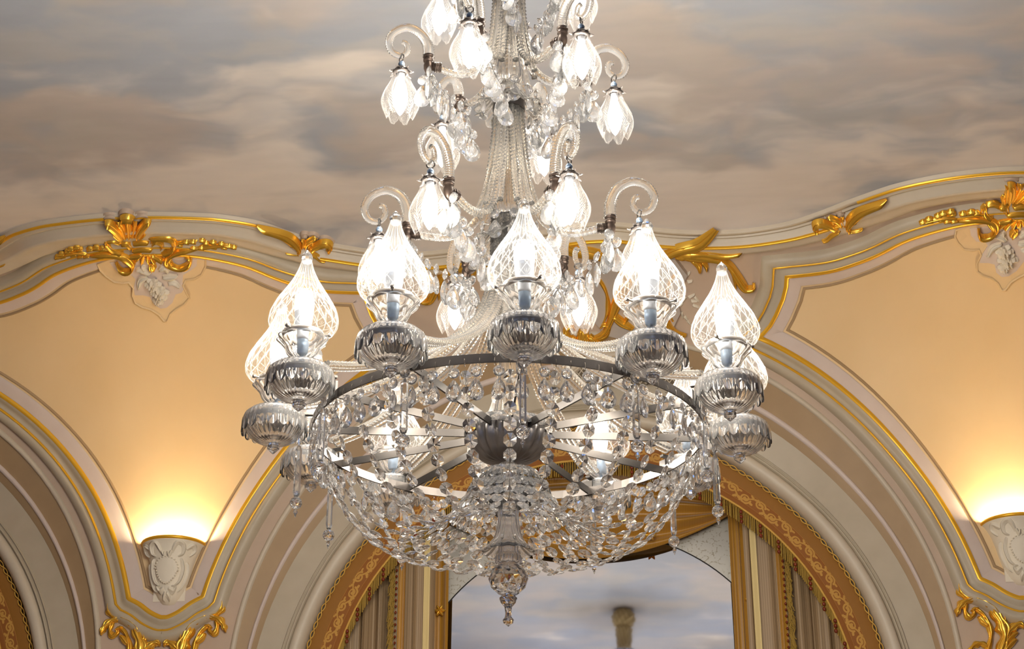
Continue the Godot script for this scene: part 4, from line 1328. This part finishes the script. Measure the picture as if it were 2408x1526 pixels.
func make_tulip() -> void:
	# hangs from the origin
	var mb := MB.new()
	var prof := spline([Vector2(0.028, -0.062), Vector2(0.030, -0.075), Vector2(0.040, -0.105), Vector2(0.056, -0.14), Vector2(0.0655, -0.175), Vector2(0.064, -0.205), Vector2(0.054, -0.235), Vector2(0.046, -0.252)], 5)
	var rows := []
	var n := prof.size()
	for k in n:
		var row := []
		var v := float(k) / (n - 1)
		for i in 97:
			var a := TAU * i / 96
			var lobe := absf(sin(3.0 * a))          # six petals
			var slit := smoothstep(0.45, 1.0, v) * (1.0 - lobe)
			var r: float = prof[k].x * (1.0 + 0.05 * lobe * smoothstep(0.2, 0.7, v) - 0.10 * slit)
			# each petal ends in a point, the edges between draw back
			var y: float = prof[k].y + 0.030 * smoothstep(0.55, 1.0, v) * pow(1.0 - lobe, 1.0) - 0.006 * absf(sin(12.0 * a)) * smoothstep(0.8, 1.0, v)
			row.append(Vector3(r * sin(a), y, r * cos(a)))
		rows.append(row)
	mb.grid(rows, false, Vector2(6, 1))
	L.tulip = mb.made()
	# etched ribs: a rim and midrib on each petal with slanting veins between
	mb = MB.new()
	for petal in 6:
		var mid := petal * 16 + 8
		var rib := []
		for k in range(1, n):
			rib.append(rows[k][mid] * Vector3(1.01, 1, 1.01))
		tube(mb, rib, 0.0016, 4)
		for d in [-1, 1]:
			for k in range(3, n - 8, 2):
				var vein := []
				for j in 7:
					vein.append(rows[mini(n - 1, k + 8 - j)][mid + d * j] * Vector3(1.008, 1, 1.008))
				tube(mb, vein, 0.0008, 4)
	var rim := []
	for i in 97:
		rim.append(rows[n - 1][i])
	tube(mb, rim, 0.0016, 4, false)
	L.tulip_lines = mb.made()
	# etched veins: rows of slanting cuts on either side of a midrib, and a net of dots lower down
	var im := Image.create(128, 256, false, Image.FORMAT_RGB8)
	for x in 128:
		for y in 256:
			var u := absf(x - 64.0)
			var h := 0.5
			h += 0.28 * signf(sin((y * 1.0 - u * 0.9) * TAU / 13.0)) * (0.5 if y > 150 else 1.0)
			h += 0.2 * sin(x * TAU / 11.0) * sin(y * TAU / 11.0)
			if u < 7:
				h = 0.5 + 0.4 * signf(sin(y * TAU / 9.0))
			im.set_pixel(x, y, Color(h, h, h))
	M.frost.heightmap_enabled = true
	M.frost.heightmap_texture = ImageTexture.create_from_image(im)
	M.frost.heightmap_scale = 0.35
	mb = MB.new()
	for k in 12:
		# ragged metal leaves round the neck
		var a := TAU * k / 12
		var d := Vector3(sin(a), 0, cos(a))
		var q := Vector3(cos(a), 0, -sin(a))
		var rr := []
		for j in 5:
			var v := j / 4.0
			var w := 0.009 * (1.0 - v * v) + 0.0008
			var c := d * (0.020 + 0.026 * v) + Vector3(0, -0.052 - 0.012 * v + 0.010 * v * v * (1 if k % 2 else -0.5), 0)
			rr.append([c - q * w, c + Vector3(0, 0.003, 0), c + q * w])
		mb.grid(rr)
	lathe(mb, [Vector2(0.001, -0.030), Vector2(0.012, -0.032), Vector2(0.022, -0.044), Vector2(0.031, -0.056), Vector2(0.030, -0.064), Vector2(0.020, -0.066)], 18)
	L.cap = mb.made()
	mb = MB.new()
	lathe(mb, [Vector2(0.001, -0.010), Vector2(0.006, -0.011), Vector2(0.010, -0.016), Vector2(0.0125, -0.022), Vector2(0.011, -0.030), Vector2(0.001, -0.033)], 14)
	L.neck = mb.made(true, true)
	mb = MB.new()
	var loop := []
	for k in 16:
		var a := TAU * k / 16
		loop.append(Vector3(0.014 * sin(a), 0.004 + 0.014 * cos(a), 0))
	tube(mb, loop, 0.0026, 6, false, true)
	L.ring = mb.made(true, true)
	mb = MB.new()
	lathe(mb, spline([Vector2(0.010, -0.085), Vector2(0.018, -0.11), Vector2(0.0265, -0.15), Vector2(0.027, -0.18), Vector2(0.020, -0.21), Vector2(0.008, -0.235), Vector2(0.001, -0.243)], 4), 16)
	L.flame = mb.made()
	mb = MB.new()
	lathe(mb, [Vector2(0.001, -0.066), Vector2(0.014, -0.066), Vector2(0.014, -0.086), Vector2(0.010, -0.092), Vector2(0.001, -0.092)], 12)
	L.socket = mb.made(true, true)

func tulip_lamp(chand: Node3D, deg: float, r: float, y: float) -> void:
	var o := obj("tulip_lamp", L.cap, M.gunmetal, chand, turned(deg) * Transform3D(Basis(Vector3.UP, 0.5), Vector3(0, y, r)))
	obj("shade", L.tulip, M.frost, o)
	obj("cut_lines", L.tulip_lines, M.etch_line, o)
	obj("neck", L.neck, M.blued, o)
	obj("hook_ring", L.ring, M.gunmetal, o)
	obj("socket", L.socket, M.opal, o)
	obj("bulb", L.flame, M.bulb, o)
	lamp_light(Vector3(0, -0.165, 0), TULIP, WHITE, 0.025, o)

func tier(chand: Node3D, degs: Array, rise: float, joint: Vector2, crook: Array, lamp: Vector2, rope: Array, gems: bool) -> void:
	# one ring of shepherd's crook arms, each with a tulip lamp
	var arm := MB.new()
	for k in [-1, 1]:
		var p := []
		for q in rope:
			p.append(Vector3(k * 0.010 * clampf((joint.x - q.x) / joint.x * 1.6, 0.35, 1.0), q.y, q.x))
		arm.add(rope_mesh(p, 0.0115, 46, 8), Transform3D.IDENTITY)
	var arm_mesh := arm.made(true, true)
	var cr := MB.new()
	var cp := even(spline(crook.map(radial), 8), 150)
	var rad := []
	for i in cp.size():
		var v := float(i) / (cp.size() - 1)
		rad.append(lerpf(0.0205, 0.0095, v))
	beaded(cr, cp, rad, 14, 7, 0.16)
	var crook_mesh := cr.made(true, true)
	var jm := MB.new()
	lathe(jm, [Vector2(0.001, -0.052), Vector2(0.005, -0.046), Vector2(0.004, -0.038), Vector2(0.010, -0.032), Vector2(0.017, -0.016), Vector2(0.018, 0.0), Vector2(0.014, 0.012), Vector2(0.019, 0.016), Vector2(0.020, 0.024), Vector2(0.016, 0.028), Vector2(0.021, 0.034), Vector2(0.021, 0.042), Vector2(0.001, 0.043)], 18)
	tube(jm, [Vector3(0, -0.002, -0.012), Vector3(0, -0.004, -0.028), Vector3(0, -0.004, -0.0285), Vector3(0, -0.006, -0.048)], [0.0165, 0.0165, 0.019, 0.0175], 14)
	for k in 5:
		var z := -0.026 - 0.005 * k
		var loop := []
		for i in 14:
			var a := TAU * i / 14
			loop.append(Vector3(0.0185 * cos(a), -0.005 + 0.0185 * sin(a), z))
		tube(jm, loop, 0.0022, 4, false, true)
	var joint_mesh := jm.made()
	for deg in degs:
		var turn := turned(deg)
		var a := obj("glass_arm", arm_mesh, M.rope, chand, turn)
		obj("crook", crook_mesh, M.rope, a)
		obj("brass_joint", joint_mesh, M.brass, a, Transform3D(Basis.IDENTITY, Vector3(0, joint.y, joint.x)))
		tulip_lamp(chand, deg, lamp.x, lamp.y)
		if not gems:
			continue
		# a swag of round stones with drops from the joint in to the stem, and drops below the joint
		var links := MB.new()
		var rnd := RandomNumberGenerator.new()
		rnd.seed = int(deg * 10 + rise * 100)
		var yaw := deg_to_rad(deg)
		var ends: Array
		for way in 1:
			if way == 0:
				ends = [Vector3(0.0, joint.y - 0.045, joint.x - 0.005), Vector3(0.025, joint.y - 0.13, joint.x * 0.80), Vector3(0.045, joint.y - 0.21, joint.x * 0.52)]
			else:
				ends = [Vector3(0.014, joint.y - 0.03, joint.x - 0.05), Vector3(0.055, joint.y - 0.075, joint.x * 0.66), Vector3(0.085, joint.y - 0.055, joint.x * 0.42), Vector3(0.03, joint.y + 0.0, joint.x * 0.22)]
			var count := 7
			var beads := even(spline(ends, 8), count - 1)
			for k in count:
				var p: Vector3 = turn * beads[k]
				var face := yaw + rnd.randf_range(-0.7, 0.7)
				hang(chand, "round_crystal", round_big, p, face, rnd.randf_range(-0.3, 0.3))
				hang(chand, "pear_drop", drop_big if k % 3 != 1 else drop, p + Vector3(0, -0.024, 0), face + rnd.randf_range(-0.8, 0.8))
				hook(links, p + Vector3(0, -0.015, 0), p + Vector3(0, -0.022, 0))
				if k > 0:
					hook(links, p, turn * beads[k - 1])
		for k in 4:
			var b := turn * Vector3(0.020 * cos(k * 1.7), joint.y - 0.038 - 0.026 * (k % 2), joint.x + 0.020 * sin(k * 1.7))
			hang(chand, "round_crystal", round_big, b, yaw + k)
			hang(chand, "pear_drop", drop_big, b + Vector3(0, -0.024, 0), yaw + k * 1.3)
		obj("wire_links", links.made(), M.wire, chand).set_meta("kind", "stuff")

func catenary(a: Vector2, b: Vector2, length: float, n: int) -> Array:
	# N + 1 points from A to B along a hanging chain of that length, as Vector2(radius, height)
	var dx := absf(a.x - b.x)
	var dy := a.y - b.y
	var want := sqrt(length * length - dy * dy) / dx
	var z := sqrt(6.0 * (want - 1.0))
	for k in 40:
		z -= (sinh(z) / z - want) / ((z * cosh(z) - sinh(z)) / (z * z))
	var q := dx / (2.0 * z)
	var mid := dx / 2.0 - q * atanh(dy / length)
	var fine := []
	for k in 161:
		var x := dx * (1.0 - k / 160.0)
		fine.append(Vector2(b.x + x, b.y + q * (cosh((x - mid) / q) - cosh(mid / q))))
	return even(fine, n)

func build_chandelier() -> void:
	make_gems()
	make_onion()
	make_tulip()
	var c := thing("chandelier", "large crystal chandelier with onion and tulip lamps and a bead basket", "chandelier", Vector3(-0.474, 0.0, 5.62), deg_to_rad(YAW))
	# steel ring with hooks, hub and spokes
	var mb := MB.new()
	lathe(mb, [Vector2(0.655, 3.583), Vector2(0.661, 3.583), Vector2(0.661, 3.612), Vector2(0.655, 3.612), Vector2(0.655, 3.583)], 120)
	var ring := obj("steel_ring", mb.made(false, true), M.ring, c)
	var hooks := MB.new()
	for k in 90:
		var a := TAU * (k + 0.15) / 90
		var d := Vector3(sin(a), 0, cos(a))
		tube(hooks, [d * 0.664 + Vector3(0, 3.597, 0), d * 0.668 + Vector3(0, 3.583, 0), d * 0.662 + Vector3(0, 3.572, 0), d * 0.655 + Vector3(0, 3.577, 0)], 0.0011, 4)
	obj("wire_hooks", hooks.made(), M.wire, ring).set_meta("kind", "stuff")
	mb = MB.new()
	mb.box(Vector3(0, 3.600, 0.385), Vector3(0.0035, 0.013, 0.275))
	var bar := mb.made(false, true)
	mb = MB.new()
	mb.box(Vector3(0, 3.61, 0.664), Vector3(0.016, 0.028, 0.004))
	mb.box(Vector3(0, 3.655, 0.70), Vector3(0.009, 0.004, 0.042))
	var bracket := mb.made(false)
	for k in 12:
		var s := obj("spoke", bar, M.steel, c, turned(3.58 + 30 * k))
		obj("bracket", bracket, M.steel, s)
	mb = MB.new()
	var fl := func(a: float, k: int) -> float: return 1.0 + (0.15 * absf(sin(10.0 * a + k * 0.05)) if k > 5 else 0.0)
	lathe(mb, spline([Vector2(0.001, 3.62), Vector2(0.10, 3.62), Vector2(0.118, 3.612), Vector2(0.122, 3.592), Vector2(0.116, 3.560), Vector2(0.098, 3.527), Vector2(0.066, 3.505), Vector2(0.030, 3.497), Vector2(0.001, 3.496)], 4), 100, fl)
	obj("hub_bowl", mb.made(true, true), M.hub, c)
	mb = MB.new()
	var fl2 := func(a: float, k: int) -> float: return 1.0 + (0.06 * absf(sin(10.0 * a + k * 0.10)) if k > 1 else 0.0)
	lathe(mb, spline([Vector2(0.05, 3.64), Vector2(0.11, 3.642), Vector2(0.138, 3.625), Vector2(0.140, 3.60), Vector2(0.134, 3.60), Vector2(0.133, 3.62), Vector2(0.11, 3.632), Vector2(0.05, 3.632), Vector2(0.05, 3.64)], 4), 100, fl2)
	obj("hub_cover", mb.made(true, true), M.glass, c)
	# drop stem below the hub
	var fl8 := func(a: float, _k: int) -> float: return 1.0 + 0.05 * cos(14.0 * a)
	for q in [
		["baluster", [Vector2(0.001, 3.498), Vector2(0.024, 3.496), Vector2(0.038, 3.480), Vector2(0.041, 3.462), Vector2(0.034, 3.432), Vector2(0.029, 3.405), Vector2(0.030, 3.385), Vector2(0.001, 3.384)], true],
		["bell_stem", [Vector2(0.001, 3.384), Vector2(0.030, 3.383), Vector2(0.032, 3.36), Vector2(0.034, 3.30), Vector2(0.042, 3.25), Vector2(0.056, 3.217), Vector2(0.078, 3.200), Vector2(0.086, 3.188), Vector2(0.080, 3.186), Vector2(0.055, 3.203), Vector2(0.028, 3.24), Vector2(0.018, 3.30), Vector2(0.001, 3.36)], true],
		["collar", [Vector2(0.001, 3.215), Vector2(0.030, 3.213), Vector2(0.032, 3.185), Vector2(0.041, 3.173), Vector2(0.043, 3.160), Vector2(0.035, 3.148), Vector2(0.001, 3.146)], true]]:
		mb = MB.new()
		lathe(mb, spline(q[1], 4), 84, fl8)
		obj(q[0], mb.made(true, true), M.glass, c)
	for q in [["faceted_ball", [Vector2(0.001, 3.150), Vector2(0.030, 3.148), Vector2(0.054, 3.128), Vector2(0.065, 3.098), Vector2(0.057, 3.072), Vector2(0.035, 3.050), Vector2(0.001, 3.044)], 14], ["finial", [Vector2(0.001, 3.046), Vector2(0.020, 3.044), Vector2(0.030, 3.033), Vector2(0.024, 3.018), Vector2(0.013, 3.005), Vector2(0.0095, 2.985), Vector2(0.011, 2.972), Vector2(0.018, 2.963), Vector2(0.0165, 2.953), Vector2(0.001, 2.941)], 10]]:
		mb = MB.new()
		var rows := []
		for k in q[1].size():
			var row := []
			for i in q[2]:
				var a: float = TAU * (i + 0.5 * (k % 2)) / q[2]
				row.append(Vector3(q[1][k].x * sin(a), q[1][k].y, q[1][k].x * cos(a)))
			rows.append(row)
		mb.grid(rows, true)
		obj(q[0], mb.made(false, true), M.glass, c)
	# stem: fluted vases, skirts and collars
	var fl12 := func(a: float, _k: int) -> float: return 1.0 + 0.05 * cos(12.0 * a)
	for q in [
		["stem_vase", [Vector2(0.001, 5.62), Vector2(0.022, 5.62), Vector2(0.024, 5.40), Vector2(0.030, 5.22), Vector2(0.044, 5.10), Vector2(0.053, 5.03), Vector2(0.048, 4.995), Vector2(0.030, 4.982), Vector2(0.001, 4.980)]],
		["stem_vase", [Vector2(0.001, 4.88), Vector2(0.022, 4.88), Vector2(0.024, 4.74), Vector2(0.032, 4.60), Vector2(0.046, 4.52), Vector2(0.055, 4.47), Vector2(0.050, 4.435), Vector2(0.030, 4.425), Vector2(0.001, 4.423)]],
		["stem_column", [Vector2(0.001, 4.34), Vector2(0.028, 4.34), Vector2(0.030, 4.10), Vector2(0.034, 3.80), Vector2(0.05, 3.66), Vector2(0.05, 3.645), Vector2(0.001, 3.644)]]]:
		mb = MB.new()
		lathe(mb, spline(q[1], 4), 96, fl12)
		obj(q[0], mb.made(true, true), M.rope, c)
	for y in [4.985, 4.43]:
		mb = MB.new()
		var rows := []
		var sk := [Vector2(0.034, 0.0), Vector2(0.050, -0.02), Vector2(0.066, -0.055), Vector2(0.092, -0.085), Vector2(0.122, -0.100), Vector2(0.118, -0.104), Vector2(0.088, -0.090), Vector2(0.060, -0.06), Vector2(0.044, -0.024), Vector2(0.030, -0.004), Vector2(0.034, 0.0)]
		sk = spline(sk, 3)
		for k in sk.size():
			var row := []
			for i in 108:
				var a := TAU * i / 108
				var out := smoothstep(0.06, 0.12, sk[k].x)
				var r: float = sk[k].x * (1.0 + 0.05 * cos(18.0 * a))
				row.append(Vector3(r * sin(a), y + sk[k].y - out * 0.022 * (0.5 - 0.5 * cos(6.0 * a)), r * cos(a)))
			rows.append(row)
		mb.grid(rows, true)
		obj("glass_skirt", mb.made(true, true), M.rope, c)
		mb = MB.new()
		lathe(mb, [Vector2(0.001, y - 0.055), Vector2(0.058, y - 0.055), Vector2(0.060, y - 0.062), Vector2(0.060, y - 0.112), Vector2(0.055, y - 0.115), Vector2(0.055, y - 0.07), Vector2(0.001, y - 0.07)], 30)
		obj("metal_collar", mb.made(), M.gunmetal, c)
		var links := MB.new()
		for k in 9:
			var a := TAU * k / 9 + 0.2
			var p := Vector3(0.10 * sin(a), y - 0.045 - 0.02 * (k % 2), 0.10 * cos(a))
			hang(c, "round_crystal", round_bead, p + Vector3(0, 0.01, 0), a)
			hang(c, "pear_drop", drop, p + Vector3(0, -0.014, 0), a + 0.4 * (k % 3 - 1))
			hook(links, p, p + Vector3(0, -0.016, 0))
		obj("wire_links", links.made(), M.wire, c).set_meta("kind", "stuff")
	# smooth ropes that drop round the stem between the tiers
	var drops := MB.new()
	for k in 12:
		var a := TAU * k / 12 + 0.26
		var d := Vector3(sin(a), 0, cos(a))
		for seg in [[Vector2(0.046, 4.90), Vector2(0.050, 4.76), Vector2(0.066, 4.62), Vector2(0.094, 4.50), Vector2(0.115, 4.44)], [Vector2(0.036, 5.62), Vector2(0.046, 5.40), Vector2(0.060, 5.22), Vector2(0.082, 5.10), Vector2(0.10, 5.03)]]:
			var p := []
			for q in seg:
				p.append(d * q.x + Vector3(0, q.y, 0))
			var r := obj("stem_rope", rope_mesh(p, 0.0105, 26, 7).made(true, true), M.rope, c)
	# tiers of crooks
	tier(c, [-34.2, 25.8, 85.8, 145.8, 205.8, 265.8], 0.0, Vector2(0.363, 4.375), [Vector2(0.363, 4.412), Vector2(0.366, 4.47), Vector2(0.392, 4.528), Vector2(0.445, 4.556), Vector2(0.498, 4.535), Vector2(0.522, 4.486), Vector2(0.508, 4.442), Vector2(0.472, 4.428), Vector2(0.447, 4.452), Vector2(0.452, 4.487), Vector2(0.468, 4.492)], Vector2(0.466, 4.418), [Vector2(0.042, 4.88), Vector2(0.055, 4.72), Vector2(0.075, 4.56), Vector2(0.105, 4.44), Vector2(0.16, 4.375), Vector2(0.24, 4.355), Vector2(0.325, 4.370)], true)
	tier(c, [-20.0, 40.0, 100.0, 160.0, 220.0, 280.0], 0.65, Vector2(0.302, 5.035), [Vector2(0.302, 5.07), Vector2(0.304, 5.115), Vector2(0.328, 5.165), Vector2(0.378, 5.192), Vector2(0.428, 5.170), Vector2(0.450, 5.124), Vector2(0.438, 5.08), Vector2(0.405, 5.066), Vector2(0.382, 5.088), Vector2(0.386, 5.12), Vector2(0.402, 5.126)], Vector2(0.402, 5.052), [Vector2(0.038, 5.60), Vector2(0.048, 5.38), Vector2(0.062, 5.20), Vector2(0.088, 5.08), Vector2(0.135, 5.025), Vector2(0.20, 5.012), Vector2(0.266, 5.028)], true)
	tier(c, [80.0, 170.0, 260.0, 350.0], 1.1, Vector2(0.19, 5.46), [Vector2(0.19, 5.50), Vector2(0.192, 5.54), Vector2(0.21, 5.58), Vector2(0.25, 5.60), Vector2(0.292, 5.58), Vector2(0.31, 5.54), Vector2(0.298, 5.50), Vector2(0.272, 5.492), Vector2(0.254, 5.512), Vector2(0.258, 5.54)], Vector2(0.27, 5.478), [Vector2(0.03, 5.80), Vector2(0.04, 5.64), Vector2(0.06, 5.52), Vector2(0.10, 5.46), Vector2(0.155, 5.452)], true)
	# great arms down to the ring of lamps
	var arm := bundle([Vector2(0.050, 4.42), Vector2(0.054, 4.28), Vector2(0.068, 4.15), Vector2(0.105, 4.04), Vector2(0.165, 3.955), Vector2(0.25, 3.88), Vector2(0.36, 3.81), Vector2(0.48, 3.75), Vector2(0.60, 3.71), Vector2(0.70, 3.69)], 0.0105, 0.019, 82).made(true, true)
	for k in 12:
		obj("great_arm", arm, M.rope, c, turned(3.58 + 30 * k))
		onion_lamp(c, 3.58 + 30 * k)
	# spear prisms under the arms
	mb = MB.new()
	lathe(mb, [Vector2(0.0005, 0.0), Vector2(0.006, -0.004), Vector2(0.011, -0.02), Vector2(0.0125, -0.165), Vector2(0.009, -0.178), Vector2(0.004, -0.182), Vector2(0.0005, -0.182)], 6)
	var spear := mb.made(false, true)
	mb = MB.new()
	var rows := []
	for k in 8:
		var row := []
		var th := PI * k / 7.0
		for i in 10:
			var a := TAU * (i + 0.5 * (k % 2)) / 10
			row.append(Vector3(maxf(0.0005, 0.021 * sin(th)) * sin(a), -0.203 + 0.021 * cos(th), maxf(0.0005, 0.021 * sin(th)) * cos(a)))
		rows.append(row)
	mb.grid(rows, true)
	var ball := mb.made(false, true)
	mb = MB.new()
	lathe(mb, [Vector2(0.0005, -0.222), Vector2(0.004, -0.224), Vector2(0.008, -0.234), Vector2(0.004, -0.242), Vector2(0.0005, -0.252)], 6)
	var tip := mb.made(false, true)
	for k in 12:
		var s := obj("spear_prism", spear, M.glass, c, turned(3.58 + 30 * k) * Transform3D(Basis.IDENTITY, Vector3(0, 3.545, 0.700)))
		obj("ball", ball, M.glass, s)
		obj("tip", tip, M.glass, s)
		hang(c, "round_crystal", round_bead, turned(3.58 + 30 * k) * Vector3(0, 3.562, 0.70), deg_to_rad(3.58 + 30 * k))
	# thirty chains of octagons from the ring in to the drop stem; the front half one by one
	var far := MB.new()
	var count := 18
	var line := catenary(Vector2(0.655, 3.565), Vector2(0.10, 3.46), 0.865, count)
	for k in 30:
		var deg := 12.0 * k + 0.6
		var turn := turned(deg)
		var front := cos(deg_to_rad(deg)) > 0.10
		var links := MB.new()
		var xs := []
		for i in count:
			var a: Vector2 = line[i]
			var b: Vector2 = line[i + 1]
			var m := (a + b) / 2
			var dir := Vector3(0, b.y - a.y, b.x - a.x).normalized()
			# stone's long axis along the chain, its face square to the chain's plane of hanging
			var y := -dir
			var x := Vector3.RIGHT
			var twist := 0.25 * sin(i * 2.1 + k * 1.3)
			var basis := Basis(x, y, x.cross(y)) * Basis(Vector3.UP, twist)
			xs.append(turn * Transform3D(basis, radial(m)))
		tube(links, line.map(func(p): return turn * radial(p)), 0.0006, 4)
		var chain := obj("bead_chain", links.made(), M.nickel, c)
		for i in count:
			if front and used_octagons < 300:
				obj("octagon_crystal", octagon, M.glass, chain, xs[i])
				used_octagons += 1
			else:
				far.add(octagon_mb, xs[i])
		# two pear drops beside each chain
		for side in [-1, 1]:
			var a := deg_to_rad(deg + side * 3.0)
			var p := Vector3(0.657 * sin(a), 3.556, 0.657 * cos(a))
			hang(c, "round_crystal", round_bead, p, a)
			hang(c, "pear_drop", drop, p + Vector3(0, -0.022, 0), a + 0.5 * sin(k * 2.0 + side))
			hang(c, "collar_drop", drop_small, Vector3(0.095 * sin(a), 3.435 - 0.02 * (k % 2), 0.095 * cos(a)), a + 0.3 * side)
	obj("far_octagons", far.made(false, false), M.glass, c).set_meta("kind", "stuff")
	# hanging rod in a gathered cloth sleeve up to the ceiling
	mb = MB.new()
	lathe(mb, spline([Vector2(0.001, 6.24), Vector2(0.02, 6.24), Vector2(0.020, 6.10), Vector2(0.030, 5.95), Vector2(0.022, 5.80), Vector2(0.03, 5.62), Vector2(0.001, 5.62)], 4), 24)
	obj("upper_stem", mb.made(true, true), M.rope, c)
	mb = MB.new()
	lathe(mb, [Vector2(0.001, 6.25), Vector2(0.05, 6.25), Vector2(0.11, 6.235), Vector2(0.115, 6.242), Vector2(0.05, 6.262), Vector2(0.001, 6.262)], 40)
	obj("top_dish", mb.made(true, true), M.glass, c)
	mb = MB.new()
	var crumple := func(a: float, k: int) -> float: return 1.0 + 0.10 * sin(7.0 * a + k * 1.1) + 0.06 * sin(13.0 * a - k * 0.7)
	lathe(mb, spline([Vector2(0.001, 6.262), Vector2(0.065, 6.265), Vector2(0.075, 6.33), Vector2(0.082, 6.42), Vector2(0.085, 6.48), Vector2(0.075, 6.50), Vector2(0.105, 6.54), Vector2(0.118, 6.60), Vector2(0.10, 6.66), Vector2(0.06, 6.70), Vector2(0.001, 6.70)], 4), 48, crumple)
	obj("cloth_sleeve", mb.made(true, true), M.sleeve, c)

var used_octagons := 0
